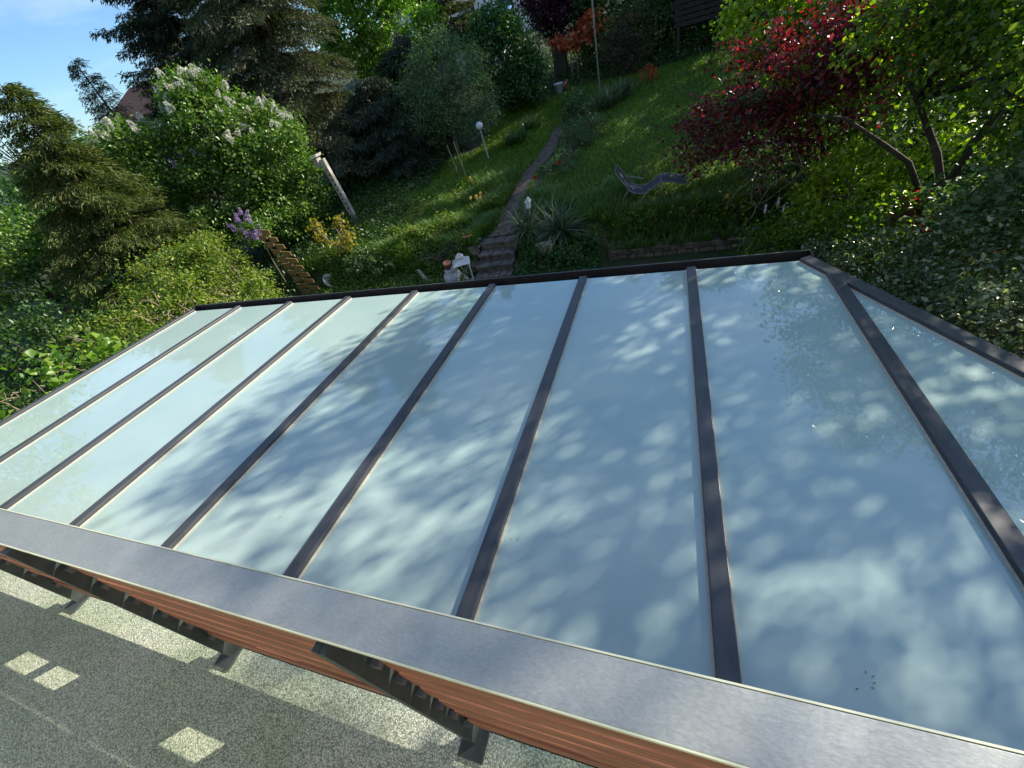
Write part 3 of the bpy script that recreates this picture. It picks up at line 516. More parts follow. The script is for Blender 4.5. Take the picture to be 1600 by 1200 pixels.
shrub('large grey-green shrub at the right edge of the photo', 4.1, 5.2, [(3.9, 5.3, 1.8, .9, .9, .8, 70), (4.4, 4.6, 2.2, .8, .8, .7, 55), (3.6, 5.9, 1.5, .6, .6, .6, 35)], 'leaf_ash', 80, .26, .085, .055)
shrub('red-brown leaved shrub tucked below the right tree', 3.9, 6.1, [(3.7, 6.0, 1.2, .4, .4, .3, 9), (3.1, 6.6, 1.3, .3, .3, .2, 4)], 'leaf_red', 40, .22, .07, .04)
shrub('low dark shrub hugging the foot of the right roof edge', 2.0, 4.6, [(2.15, 4.3, 1.3, .35, .6, .5, 35), (2.6, 3.7, 1.6, .5, .7, .5, 45), (1.9, 5.0, .8, .35, .6, .6, 35), (3.3, 3.9, 1.9, .6, .7, .5, 40)], 'leaf_varieg', 85, .2, .05, .03)
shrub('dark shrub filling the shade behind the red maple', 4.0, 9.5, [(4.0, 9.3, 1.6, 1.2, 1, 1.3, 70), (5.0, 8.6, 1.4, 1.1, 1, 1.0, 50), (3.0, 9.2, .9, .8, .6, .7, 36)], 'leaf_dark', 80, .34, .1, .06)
# ------------------------------------------------------------ low plants
def blades(name, pts, n, L0, W0, spread, mat, stiff=.5, parent=None, kind=None, label=None, cat=None, zdir=1.0, seg=3):
    """arching blades rising from each point"""
    P = np.repeat(np.asarray(pts, float), n, 0); N_ = len(P); a = rng.uniform(0, 6.283, N_); d = np.stack([np.cos(a), np.sin(a), 0 * a], 1)
    P = P + d * rng.uniform(0, .04, N_)[:, None]; el = rng.uniform(*spread, N_); Ls = L0 * rng.uniform(.55, 1.15, N_); side = np.stack([-np.sin(a), np.cos(a), 0 * a], 1)
    rows = []
    for k in range(seg + 1):
        s = k / seg; e = el - (1 - stiff) * s * 1.3; c = P + (d * np.cos((el + e) / 2)[:, None] + np.array([0, 0, zdir]) * np.sin((el + e) / 2)[:, None]) * (Ls * s)[:, None]
        wv = W0 * (1 - s) ** .6 * (.75 + .5 * (s > 0) * (s < .7)); rows += [c - side * wv / 2, c + side * wv / 2]
    V = np.stack(rows, 1).reshape(-1, 3); b = np.arange(N_)[:, None] * (2 * seg + 2)
    T = np.concatenate([b + [2 * k, 2 * k + 1, 2 * k + 3, 2 * k + 2] for k in range(seg)], 1).reshape(-1, 4)
    o = link(name, npmesh(name, V, T), mat, parent)
    if label or kind: tag(o, label, cat, kind=kind)
    return o
# grass
def scatter(n, x0, x1, y0, y1, f=None):
    x = rng.uniform(x0, x1, n); y = rng.uniform(y0, y1, n); k = np.ones(n, bool)
    k &= ~((np.abs(x - pathx(y)) < pathw(y) * (.75 + .5 * rng.random(n))) & (y > 9.2) & (y < PEND - .8 * rng.random(n))); k &= ~((x > SX0 - .1) & (x < SX1 + .1) & (y < 9.45))
    k &= ~((x > WX0 - .2) & (y < 9.0))
    if f is not None: k &= f(x, y)
    x, y = x[k], y[k]; return np.stack([x, y, zt(x, y)], 1)
nz_ = lambda x, y, s: np.sin(x * s + 1.3 * np.sin(y * s * .7)) * np.sin(y * s * 1.1 + np.cos(x * s * .8))
blades('grass', scatter(34000, -3.3, 3.4, 9.1, 20.5), 3, .11, .014, (.9, 1.5), 'grass', kind='stuff', label='short green lawn grass right of the dirt path', cat='grass', seg=2)
blades('meadow_grass', np.concatenate([scatter(26000, -10.5, -3.6, 9.0, 15.5), scatter(9000, -6.5, -3.6, 15, 20)]), 3, .16, .016, (.7, 1.5), 'grass', kind='stuff', label='rough meadow grass left of the dirt path', cat='grass', seg=2)
blades('long_grass', np.concatenate([scatter(2600, -7.6, -4.3, 8.75, 10.3, lambda x, y: nz_(x, y, 3) > -.2), scatter(1500, -3.4, -.9, 9.1, 11.2, lambda x, y: nz_(x, y, 2.5) > -.1), scatter(1500, -5.6, -4.2, 10, 13.2, lambda x, y: nz_(x, y, 2.7) > .1), scatter(900, -.8, 2.4, 9.05, 9.7), scatter(60, -1.2, 1.5, 9.0, 9.06) + np.array([0, -.22, -.05])]), 9, .34, .017, (.8, 1.5), 'grass_long', .55, kind='stuff', label='clumps of longer grass beside the steps and along the beds', cat='grass')
# ground cover leaves
def cover(name, pts, mat, L_, W_, label, h=.12):
    n = len(pts); P = pts + np.stack([0 * pts[:, 0], 0 * pts[:, 0], rng.uniform(0, h, n)], 1)
    A = unit(rdir(n) + [0, 0, .15]); o = link(name, leafmesh(name, P, A, unit(rdir(n) * .6 + [0, 0, 1]), L_ * rng.uniform(.6, 1.3, n), W_, .15, .1), mat); tag(o, label, 'ground cover', kind='stuff')
cover('ground_cover', np.concatenate([scatter(22000, -9.5, -4.6, 8.2, 9.6), scatter(9000, -10.5, -6, 9.4, 13, lambda x, y: nz_(x, y, 1.6) > 0)]), 'leaf_lilac', .07, .05, 'leafy weeds covering the bank left of the steps', .2)
cover('ground_cover', np.concatenate([scatter(14000, -3.35, -1.4, 8.0, 8.95), scatter(3000, -1.5, 3, 7.6, 8.75, lambda x, y: nz_(x, y, 3) > .2)]), 'leaf_ivy', .07, .05, 'leafy plants between the steps and the dry stone wall', .25)
cover('leaf_litter', np.concatenate([scatter(500, -7.8, -5.2, 8.25, 8.75), scatter(500, -8.4, -5.8, 10.6, 12.4, lambda x, y: nz_(x, y, 2.2) > .25)]), 'litter', .09, .05, 'dry brown leaves lying on the bank', .04)
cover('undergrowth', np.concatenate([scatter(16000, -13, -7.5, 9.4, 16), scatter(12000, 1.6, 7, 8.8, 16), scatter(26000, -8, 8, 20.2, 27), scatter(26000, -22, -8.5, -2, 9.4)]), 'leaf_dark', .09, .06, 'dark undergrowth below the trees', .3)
# border planting beside the path
for (x, y, n, L_, lab, m) in [(-2.95, 13.0, 60, .4, 'blue-green clump at the near end of the border by the path', 'yucca'), (-2.6, 14.3, 70, .5, 'blue-green clump in the middle of the border by the path', 'yucca'), (-2.5, 15.7, 80, .55, 'blue-green clump at the far end of the border by the path', 'yucca'), (-2.1, 17.2, 140, .75, 'big arching strap-leaved clump where the border meets the lawn', 'yucca'), (-1.6, 17.9, 120, .75, 'arching clump behind the big strap-leaved clump', 'yucca'), (-4.9, 15.4, 110, .6, 'dark strap-leaved clump left of the path by the glass ball', 'leaf_dark'), (-4.7, 16.6, 90, .55, 'dark strap-leaved clump further up left of the path', 'leaf_dark')]:
    t = thing('strap_plant', lab, 'plant', G(x, y), 'strap-leaved clumps along the path'); p = np.array([G(x + random.uniform(-.3, .3), y + random.uniform(-.35, .35)) for _ in range(9)])
    blades('leaves', p, n // 3, L_, .026, (.6, 1.45), m, .4, t)
def small(name, label, cat, x, y, lobes, leaf, per, cr, L_, W_, **kw): return broadleaf(name, label, cat, G(x, y), [G(x, y, .15)], lobes, leaf, per, cr, L_, W_, r0=.015, rt=.006, tname='stem', **kw)
small('border_plant', 'low grey-green bushy plant in the border right of the path', 'plant', -2.9, 12.6, [(-2.9, 12.6, 1.2, .45, .5, .25, 26), (-2.6, 13.6, 1.35, .5, .6, .3, 30)], 'leaf_ash', 50, .18, .06, .03, every=3)
small('border_plant', 'silvery bushy plant where the border is widest', 'plant', -2.75, 14.2, [(-2.8, 14.2, 1.5, .4, .5, .28, 26), (-2.3, 14.8, 1.55, .4, .5, .25, 20)], 'leaf_ash', 50, .18, .06, .03, every=3)
small('border_plant', 'dark bushy plant beside the big strap-leaved clump', 'plant', -2.9, 16.4, [(-3.0, 16.4, 1.75, .45, .6, .35, 30), (-3.2, 17.6, 1.9, .45, .6, .35, 30)], 'leaf_dark', 60, .2, .07, .04, every=3)
small('border_plant', 'rough weedy plant in the meadow above the lantern', 'plant', -5.6, 9.9, [(-5.6, 9.9, .9, .5, .4, .25, 24), (-6.6, 9.6, .85, .5, .35, .25, 22)], 'leaf_hedge', 40, .16, .07, .04, every=3)
small('border_plant', 'bushy weed on the bank behind the grey bowl', 'plant', -8.0, 9.0, [(-8.0, 9.0, .6, .5, .4, .3, 24), (-7.2, 8.8, .5, .5, .3, .25, 20)], 'leaf_ash', 40, .16, .07, .04, every=3)
small('border_plant', 'leafy planting between the dry stone wall and the lawn', 'plant', .2, 9.35, [(-.6, 9.35, .6, .5, .25, .25, 20), (.5, 9.4, .65, .5, .25, .25, 20), (1.3, 9.3, .6, .4, .3, .3, 18)], 'leaf_right', 36, .16, .07, .04, every=3)
small('border_plant', 'low dark bushy plant at the top of the border by the lawn', 'plant', -2.7, 15.0, [(-2.7, 15.0, 1.5, .5, .7, .3, 36)], 'leaf_dark', 60, .2, .07, .04, every=3)
small('azalea', 'small red azalea at the top of the lawn', 'shrub', -.7, 18.9, [(-.7, 18.9, 2.1, .28, .28, .25, 14)], 'leaf_orange', 24, .12, .07, .06, every=3)
small('leafy_plant', 'leafy plant with tiny white flowers in front of the wicker drum', 'plant', -2.6, 8.45, [(-2.7, 8.45, .35, .35, .25, .3, 22), (-2.0, 8.45, .4, .35, .25, .35, 22)], 'leaf_ivy', 40, .15, .07, .05, every=3)
t, cp, own = small('seedhead_plant', 'grey-white feathery plant behind the lantern', 'plant', -5.3, 8.75, [(-5.5, 8.75, .6, .55, .2, .2, 30), (-5.1, 8.95, .75, .35, .15, .2, 14)], 'leaf_varieg', 14, .12, .05, .012, every=1)
# shrub with yellow leaves by the post
t, cp, own = broadleaf('yellow_shrub', 'upright sparse shrub with yellow leaves beside the birdhouse post', 'shrub', G(-8.7, 9.3), [(-8.7, 9.3, .9)], [(-8.35, 9.3, 1.35, .16, .16, .55, 24), (-9.25, 9.4, 1.35, .2, .16, .42, 16), (-8.75, 9.25, 1.0, .4, .2, .3, 12)], 'leaf_yellow', 15, .14, .085, .06, bark='twig', r0=.02, every=1, tname='stem', rt=.008)
# yuccas
for x, y, nn, L_, lab in [(-3.25, 9.25, 140, .7, 'smaller spiky yucca at the right of the steps'), (-2.45, 9.1, 210, .82, 'larger spiky yucca behind the wicker drum')]:
    t = thing('yucca_plant', lab, 'plant', G(x, y), 'yuccas beside the steps'); c = np.array(G(x, y, .22)); n = nn
    for kk, off in enumerate([(0, 0, 0), (.22, -.12, .02)]):
        blades('leaf_rosette', np.array([c + off]), n // 2, L_, .028, (-.3, 1.4), 'yucca', .62, t)
    mb = MB(); mb.tube([G(x, y, -.05), tuple(c)], [.06, .05], 7); mb.build('trunk', 'bark', t)
# flowers
def bloom(name, label, x, y, h, mat, me, n=1):
    t = thing(name, label, 'flower', G(x, y)); mb = MB(); mb.tube([G(x, y), G(x + .02, y, h * .6), G(x, y, h)], [.005, .004, .003], 4); mb.build('stalk', 'leaf_ivy', t)
    o = bpy.data.objects.new('blossom', me); C.objects.link(o); o.parent = t; o.location = (0, 0, h)
    blades('leaf', np.array([G(x, y)]), 5, h * .8, .012, (.9, 1.45), 'grass_long', .6, t); return t
by = ball(.025, 26, .03); by.materials.append(MT['yellow_petal']); br = ball(.03, 26, .035); br.materials.append(MT['red_petal']); bm = ball(.04, 60, .02); bm.materials.append(MT['magenta_petal'])
for i, (x, y) in enumerate([(-5.6, 12.3), (-5.45, 12.05), (-5.35, 11.9), (-5.0, 11.05), (-4.92, 11.2), (-5.15, 11.0), (-5.9, 11.6), (-4.85, 10.95)]):
    bloom('daffodil', 'pale yellow daffodil, ' + ['topmost of the upper three left of the path', 'middle one of the upper three left of the path', 'lowest of the upper three left of the path', 'left one of the four nearest the path', 'topmost of the four nearest the path', 'lower left of the four nearest the path', 'standing alone left of all the others', 'rightmost of the four nearest the path'][i], x, y, .38, 'yellow_petal', by)['group'] = 'daffodils left of the path'
for x, y, lab in [(-2.8, 12.1, 'single red tulip at the near end of the border by the path'), (-3.35, 11.4, 'dark red tulip low beside the path edge')]: bloom('tulip', lab, x, y, .4, 'red_petal', br)
for i, (x, y, h) in enumerate([(1.95, 8.3, .42), (2.1, 8.25, .5), (2.3, 8.2, .38), (2.22, 8.35, .62)]): bloom('allium', 'round pink-purple flower head behind the gutter, ' + ['leftmost of four', 'second of four from the left', 'lowest on the right', 'tallest of the four'][i], x, y, h, 'magenta_petal', bm)['group'] = 'pink flowers behind the gutter corner'
bloom('daffodil', 'lone yellow flower near the hanging shells below the red maple', 1.1, 9.3, .5, 'yellow_petal', by)

# ------------------------------------------------------------ garden things
# lantern
lx, ly = -4.62, 8.33; t = thing('garden_lantern', 'tall whitish metal lantern with pyramid roof and crossed side bars by the steps', 'lantern', (lx, ly, 0)); s = .165; H = .56
rot = rad(25); Q = lambda x, y, z: (lx + x * math.cos(rot) - y * math.sin(rot), ly + x * math.sin(rot) + y * math.cos(rot), z)
mb = MB(); c4 = [(-s, -s), (s, -s), (s, s), (-s, s)]
for x, y in c4: mb.bar(Q(x, y, .02), Q(x, y, H), .022, .022, (1, 0, .1))
for i in range(4):
    (x0, y0), (x1, y1) = c4[i], c4[(i + 1) % 4]
    for z in (.03, H - .01): mb.bar(Q(x0, y0, z), Q(x1, y1, z), .02, .02)
    mb.bar(Q(x0, y0, .04), Q(x1, y1, H - .02), .01, .01, (.3, .2, 1)); mb.bar(Q(x0, y0, H - .02), Q(x1, y1, .04), .01, .01, (.3, .2, 1))
mb.build('frame', 'white_metal', t)
mb = MB(); mb.hexa([Q(-s, -s, 0), Q(s, -s, 0), Q(s, s, 0), Q(-s, s, 0), Q(-s, -s, .02), Q(s, -s, .02), Q(s, s, .02), Q(-s, s, .02)]); mb.build('base', 'white_metal', t)
mb = MB()
for (a, za, b, zb) in [(s + .05, H, .07, H + .11), (.07, H + .11, .065, H + .15), (.1, H + .14, .004, H + .24)]:
    mb.hexa([Q(-a, -a, za), Q(a, -a, za), Q(a, a, za), Q(-a, a, za), Q(-b, -b, zb), Q(b, -b, zb), Q(b, b, zb), Q(-b, b, zb)])
mb.build('roof', 'white_metal', t)
mb = MB(); mb.lathe([(0, .021), (.045, .021), (.045, .16), (.0, .17)], 14, (lx, ly, 0)); mb.build('candle', 'white_petal', t)
# jug and pot
def fluted(c, prof, flutes, dep, n=48):
    mb = MB(); vs = []
    for r, z in prof:
        for k in range(n): a = 2 * math.pi * k / n; rr = r * (1 + dep * math.sin(a * flutes)); vs.append((c[0] + rr * math.cos(a), c[1] + rr * math.sin(a), c[2] + z))
    m = len(prof); mb.add(vs, [(i * n + k, i * n + (k + 1) % n, (i + 1) * n + (k + 1) % n, (i + 1) * n + k) for i in range(m - 1) for k in range(n)]); return mb
jx, jy = -4.98, 8.36; t = thing('fluted_planter', 'round pale grey fluted planter to the left of the lantern', 'planter', (jx, jy, 0))
fluted((jx, jy, 0), [(.0, .0), (.12, .0), (.2, .1), (.23, .2), (.2, .3), (.14, .36), (.16, .4), (.14, .41), (.12, .36), (0, .34)], 16, .05, 96).build('bowl', 'ceramic', t, True)
def flowerpot(label, c, r, hh, tilt=(0, 0, 1), soil=True):
    t = thing('terracotta_pot', label, 'plant pot', c); mb = MB(); mb.lathe([(0, 0), (r * .68, 0), (r * .9, hh * .78), (r, hh * .78), (r * 1.03, hh), (r * .88, hh), (r * .85, hh * .85), (0, hh * .84)], 22, c, tilt); mb.build('pot', 'terracotta', t, True); return t
flowerpot('small terracotta pot resting on the fluted planter', (-5.02, 8.34, .42), .1, .18, (.15, -.1, 1))
flowerpot('low terracotta pot at the left of the top step', G(-4.75, 9.3), .13, .2)
flowerpot('tiny terracotta pot in the grass above the bank', G(-5.75, 9.6), .1, .2)
t = flowerpot('terracotta pot next to the white bucket at the top of the path', G(-3.95, 20.6), .2, .3, (-.5, -.2, 1))
# saucers/shells by the pot
t = thing('shell_heap', 'pile of white shells beside the low terracotta pot', 'shells', G(-4.55, 9.2))
for i in range(9):
    mb = MB(); r = random.uniform(.03, .06); mb.lathe([(0, 0), (r * .7, .01), (r, .035), (r * .6, .03), (0, .02)], 9, G(-4.55 + random.uniform(-.14, .14), 9.2 + random.uniform(-.12, .12), random.uniform(.01, .05)), (random.uniform(-.5, .5), random.uniform(-.5, .5), 1)); mb.build('shell', 'ceramic', t, True)
# rocks
def rock(label, c, sx, sy, sz, mat='stone', name='rock', cat='rock'):
    me = bpy.data.meshes.new(name); import bmesh; bm_ = bmesh.new(); bmesh.ops.create_icosphere(bm_, subdivisions=3, radius=1)
    o = Vector((random.uniform(0, 9), random.uniform(0, 9), 0)); from mathutils import noise
    for v in bm_.verts: k = 1 + .35 * noise.noise(v.co * 1.2 + o) + .1 * noise.noise(v.co * 4 + o); v.co = Vector((v.co.x * sx * k, v.co.y * sy * k, v.co.z * sz * k))
    bm_.to_mesh(me); bm_.free(); ob = bpy.data.objects.new(name, me); C.objects.link(ob); ob.location = c; ob.rotation_euler.z = random.uniform(0, 3); me.materials.append(MT[mat]); return tag(ob, label, cat)
for x, y, s_, lab in [(-4.5, 8.75, .16, 'rounded stone against the left side of the lower steps'), (-4.55, 9.05, .17, 'rounded stone against the left side of the top steps'), (-5.3, 8.5, .13, 'pale stone left of the fluted planter'), (-5.75, 8.5, .14, 'brown stone in the bed behind the driftwood'), (-6.3, 8.55, .15, 'stone at the left end of the stone row'), (-3.25, 8.7, .15, 'stone against the right side of the steps'), (-6.9, 8.5, .12, 'small stone between the weeds and the grey bowl')]: rock(lab, G(x, y, .04), s_ * 1.3, s_, s_ * .8)
mb = MB(); mb.hexa([(-5.75, 8.3, .02), (-5.62, 8.28, .02), (-5.6, 8.34, .02), (-5.73, 8.36, .02), (-5.98, 8.42, .44), (-5.9, 8.4, .46), (-5.89, 8.44, .45), (-5.97, 8.46, .43)])
tag(mb.bev('driftwood', 'greywood', None, .01), 'pointed piece of driftwood stuck in the bank left of the pots', 'driftwood')
for i, (a, b) in enumerate([((-7.9, 10.9), (-6.4, 11.5)), ((-7.2, 11.7), (-6.9, 11.0)), ((-7.6, 11.3), (-6.8, 11.9))]):
    mb = MB(); mb.bar(G(*a, .05), G(*b, .07), .08, .03); tag(mb.bev('plank', 'wood', None, .004), ['long thin plank lying in the meadow grass', 'short thick stick crossing the planks in the meadow', 'rear thin plank lying in the meadow grass'][i], 'plank')
# grey bowl
t = thing('metal_bowl', 'tipped grey metal bowl beside the wooden trellis column', 'bowl', G(-9.2, 8.6)); mb = MB(); mb.lathe([(0, 0), (.12, .02), (.2, .1), (.23, .2), (.235, .2), (.21, .1), (.12, .035), (0, .02)], 24, G(-9.15, 8.6, .12), (.75, .15, .6)); mb.build('bowl', 'ceramic', t, True)
# trellis column of stacked staggered boards, bowed
t = thing('board_column', 'bowed column of staggered brown boards rising behind the outer edge of the roof', 'garden screen', (-9.6, 8.2, 0)); n = 10
for i in range(n):
    s_ = i / (n - 1); z = .04 + s_ * 1.86; off = -.02 - .36 * s_ ** 2.2; wd = .46 - .2 * s_; ang = rad(6) + .18 * s_
    for sg in (-1, 1):
        cx0 = -9.45 + off + sg * wd * .32; zz = z + (.1 if sg > 0 else 0); mb = MB(); hw = wd * .4
        a = Vector((math.cos(ang), math.sin(ang) * .4, -.12 * sg * .5)).normalized(); c0 = Vector((cx0, 8.2 + .02 * sg, zz)); u = Vector((0, 0, 1)); d = Vector((0, 1, 0)) * .012
        e1 = c0 - a * hw; e2 = c0 + a * hw; hh = .085
        mb.hexa([e1 - u * hh - d, e2 - u * hh * .8 - d, e2 - u * hh * .8 + d, e1 - u * hh + d, e1 + u * hh - d, e2 + u * hh * .55 - d, e2 + u * hh * .55 + d, e1 + u * hh + d]); mb.bev('board', 'wood', t, .006)
mb = MB(); mb.tube([(-9.45, 8.23, -.1), (-9.5, 8.23, .7), (-9.62, 8.23, 1.3), (-9.82, 8.23, 1.85)], [.02] * 4, 6); mb.build('pole', 'darkwood', t)
# weathered birdhouse post + leaning post
pb = Vector(G(-9.6, 11.5)); pt = pb + Vector((-.3, .1, 2.3)) * .84; t = thing('birdhouse_post', 'thick weathered pale post with a small birdhouse on its top', 'post', pb)
mb = MB(); mb.bar(pb - Vector((0, 0, .1)), pt, .17, .13, (0, 1, 0)); mb.bev('post', 'greywood', t, .01)
mb = MB(); dd = (pt - pb)
for k in range(9): p = pb + dd * (.25 + k * .075) + Vector((.02 * (k % 2), -.071, .0)); mb.box(p.x - .02, p.x + .02, p.y, p.y + .01, p.z - .045, p.z + .03)
mb.build('notch', 'darkwood', t)
mb = MB(); c0 = pt + Vector((-.12, -.05, -.02)); mb.box(c0.x - .13, c0.x + .05, c0.y - .1, c0.y + .1, c0.z - .16, c0.z + .08); bh = mb.bev('birdhouse', 'greywood', t, .006)
mb = MB(); mb.hexa([c0 + Vector(v) for v in [(-.17, -.14, .08), (.1, -.14, .12), (.1, .14, .12), (-.17, .14, .08), (-.1, -.14, .17), (.14, -.14, .2), (.14, .14, .2), (-.1, .14, .17)]]); mb.bev('roof', 'white_metal', bh, .006)
pb = Vector(G(-10.9, 11.2)); mb = MB(); mb.bar(pb, pb + Vector((-.35, .1, 1.35)), .12, .1, (0, 1, 0)); tag(mb.bev('wooden_post', 'greywood', None, .01), 'shorter leaning grey post under the right side of the lilac', 'post')
# glass ball on a stick, stakes, poles
t = thing('glass_ball', 'pale blue glass ball on a wooden stick left of the path', 'garden ball', G(-5.72, 14.5)); mb = MB(); g0_ = Vector(G(-5.72, 14.5)); mb.tube([g0_, g0_ + Vector((-.06, .05, .95))], [.03, .025], 7); mb.build('stick', 'greywood', t)
mb = MB(); mb.lathe([(.115 * math.sin(math.pi * i / 12), -.115 * math.cos(math.pi * i / 12)) for i in range(13)], 22, g0_ + Vector((-.06, .05, 1.05))); mb.build('ball', 'plastic', t, True)
for i, (x, y, h_, lab) in enumerate([(-6.15, 13.3, 1.1, 'thin stake leaning in front of the grey-green tree'), (-6.7, 13.9, .9, 'shorter thin stake left of the leaning stake')]):
    mb = MB(); b0 = Vector(G(x, y)); mb.tube([b0, b0 + Vector((-.1, 0, h_))], [.014, .01], 5); tag(mb.build('garden_stake', 'greywood'), lab, 'stake')
mb = MB(); b0 = Vector(G(-2.5, 19.4)); mb.tube([b0, b0 + Vector((-.02, 0, 3.2))], [.035, .03], 8); tag(mb.build('metal_pole', 'frame_grey'), 'tall grey metal pole at the top of the garden right of the acer', 'pole')
mb = MB(); b0 = Vector(G(-3.9, 21.8)); mb.tube([b0, b0 + Vector((0, 0, 1.6))], [.02, .02], 6); tag(mb.build('garden_stake', 'greywood'), 'upright stick beside the dark gate at the top of the path', 'stake')
# bucket
bx_, by_, bz_ = G(-4.25, 20.3); t = thing('bucket', 'white plastic bucket at the top end of the path', 'bucket', (bx_, by_, bz_))
mb = MB(); mb.lathe([(0, 0), (.15, 0), (.19, .36), (.205, .36), (.205, .39), (.19, .39), (.18, .36), (.14, .03), (0, .03)], 24, (bx_, by_, bz_)); mb.build('body', 'plastic', t, True)
mb = MB(); mb.tube([(bx_ + .2 * math.cos(a), by_ - .02 - .1 * math.sin(a), bz_ + .37 - .12 * math.sin(a)) for a in [math.pi * k / 10 for k in range(11)]], .006, 5); mb.build('handle', 'frame_grey', t)
# dark gate panel and lean-to
t = thing('garden_gate', 'dark green panel beside the white bucket at the top of the path', 'gate', G(-4.4, 22.3)); b0 = Vector(G(-4.4, 22.3)); mb = MB(); mb.box(-4.75, -4.2, 22.28, 22.32, b0.z, b0.z + 1.4); mb.build('panel', 'post_metal', t); mb = MB(); mb.box(-4.2, -4.14, 22.26, 22.34, b0.z, b0.z + 1.6); mb.build('post', 'darkwood', t)
t = thing('wood_shelter', 'dark open wooden lean-to at the top right end of the lawn', 'shed', G(1.6, 20.9)); b0 = Vector(G(1.6, 20.9))
mb = MB()
for x in (.3, 1.6, 2.9):
    for y in (20.6, 21.9): mb.box(x - .05, x + .05, y - .05, y + .05, b0.z - .1, b0.z + 1.9)
mb.build('frame', 'darkwood', t); mb = MB()
for k in range(9): mb.box(.2, 3.0, 21.96, 21.99, b0.z + .2 + k * .19, b0.z + .36 + k * .19)
for k in range(6): mb.box(.15, 3.05, 20.53, 20.56, b0.z + .95 + k * .16, b0.z + 1.08 + k * .16)
mb.build('boards', 'darkwood', t); mb = MB(); mb.hexa([(.1, 20.4, b0.z + 1.9), (3.1, 20.4, b0.z + 1.9), (3.1, 22.1, b0.z + 2.25), (.1, 22.1, b0.z + 2.25), (.1, 20.4, b0.z + 1.95), (3.1, 20.4, b0.z + 1.95), (3.1, 22.1, b0.z + 2.3), (.1, 22.1, b0.z + 2.3)]); mb.build('roof', 'darkwood', t)
# white birdhouse lantern between the yuccas
hx, hy, hz = G(-3.0, 9.3); t = thing('white_birdhouse', 'small white birdhouse on a stick between the two yuccas', 'birdhouse', (hx, hy, hz)); mb = MB(); mb.tube([(hx, hy, hz), (hx, hy, hz + .62)], .012, 6); mb.build('stick', 'greywood', t)
mb = MB(); mb.box(hx - .05, hx + .05, hy - .05, hy + .05, hz + .62, hz + .76); mb.build('house', 'plastic', t); mb = MB(); mb.hexa([(hx - .075, hy - .075, hz + .76), (hx + .075, hy - .075, hz + .76), (hx + .075, hy + .075, hz + .76), (hx - .075, hy + .075, hz + .76), (hx - .005, hy - .075, hz + .84), (hx + .005, hy - .075, hz + .84), (hx + .005, hy + .075, hz + .84), (hx - .005, hy + .075, hz + .84)]); mb.build('roof', 'white_metal', t)
# wicker drum
dx, dy, dz = G(-2.62, 8.72, .34); t = thing('wicker_drum', 'pale ribbed wicker drum lying in front of the larger yucca', 'basket', (dx, dy, dz - .3)); ax = Vector((1, .12, .1)).normalized(); mb = MB()
mb.lathe([(0, -.19), (.15, -.19)] + [(.155 + .006 * (k % 2), -.19 + .38 * k / 18) for k in range(19)] + [(.15, .19), (0, .19)], 26, (dx, dy, dz), ax); mb.build('body', 'wicker', t, True)
mb = MB(); mb.lathe([(0, -.002), (.14, 0)], 24, Vector((dx, dy, dz)) - ax * .193, ax); mb.build('lid', 'wood', t)
mb = MB(); mb.tube([Vector((dx, dy, dz)) + ax * .19 + Vector((.0 + .05 * math.sin(k), -.02 * k * .3, .14 - .04 * k)) for k in range(9)], .012, 6); mb.tube([Vector((dx + .19 + .06 * math.cos(a), dy, dz + .16 + .07 * math.sin(a))) for a in [k * .52 for k in range(13)]], .01, 6); mb.build('rope', 'wicker', t)
# sun lounger: backrest left, raised knee, foot part right
g0 = float(zt(-.45, 10.35)) - .02; t = thing('sun_lounger', 'folding grey sun lounger with raised back standing on the lawn', 'sun lounger', (-.6, 10.5, g0)); Wd = .56
prof = [(-.86, .76), (-.81, .67), (-.58, .33), (-.46, .25), (-.24, .22), (0.1, .42), (.15, .43), (.62, .33)]
yo = lambda x: 10.3 - .1 * (x + .6)
def strip(name, pr, mat, th=.006):
    mb = MB()
    for (x0, z0), (x1, z1) in zip(pr[:-1], pr[1:]):
        a = (x0 - .25, yo(x0)); b = (x1 - .25, yo(x1)); nx_, nz2 = -(z1 - z0), x1 - x0; ln = math.hypot(nx_, nz2); nx_, nz2 = nx_ / ln * th, nz2 / ln * th
        y0, y1 = -Wd / 2 + .02, Wd / 2 - .02
        mb.hexa([(a[0], a[1] + y0, g0 + z0), (b[0], b[1] + y0, g0 + z1), (b[0], b[1] + y1, g0 + z1), (a[0], a[1] + y1, g0 + z0), (a[0] + nx_, a[1] + y0, g0 + z0 + nz2), (b[0] + nx_, b[1] + y0, g0 + z1 + nz2), (b[0] + nx_, b[1] + y1, g0 + z1 + nz2), (a[0] + nx_, a[1] + y1, g0 + z0 + nz2)])
    return mb.build(name, mat, t)
strip('backrest', prof[:4], 'mesh_fabric'); strip('seat', prof[3:6], 'mesh_fabric'); strip('foot_rest', prof[5:], 'mesh_fabric')
mb = MB()
for sg in (-1, 1): mb.tube([(x - .25, yo(x) + sg * Wd / 2, g0 + z) for x, z in prof], .012, 7)
for (x, z) in (prof[0], prof[3], prof[5], prof[-1]): mb.tube([(x - .25, yo(x) - Wd / 2, g0 + z), (x - .25, yo(x) + Wd / 2, g0 + z)], .013, 7)
mb.build('frame', 'frame_grey', t)
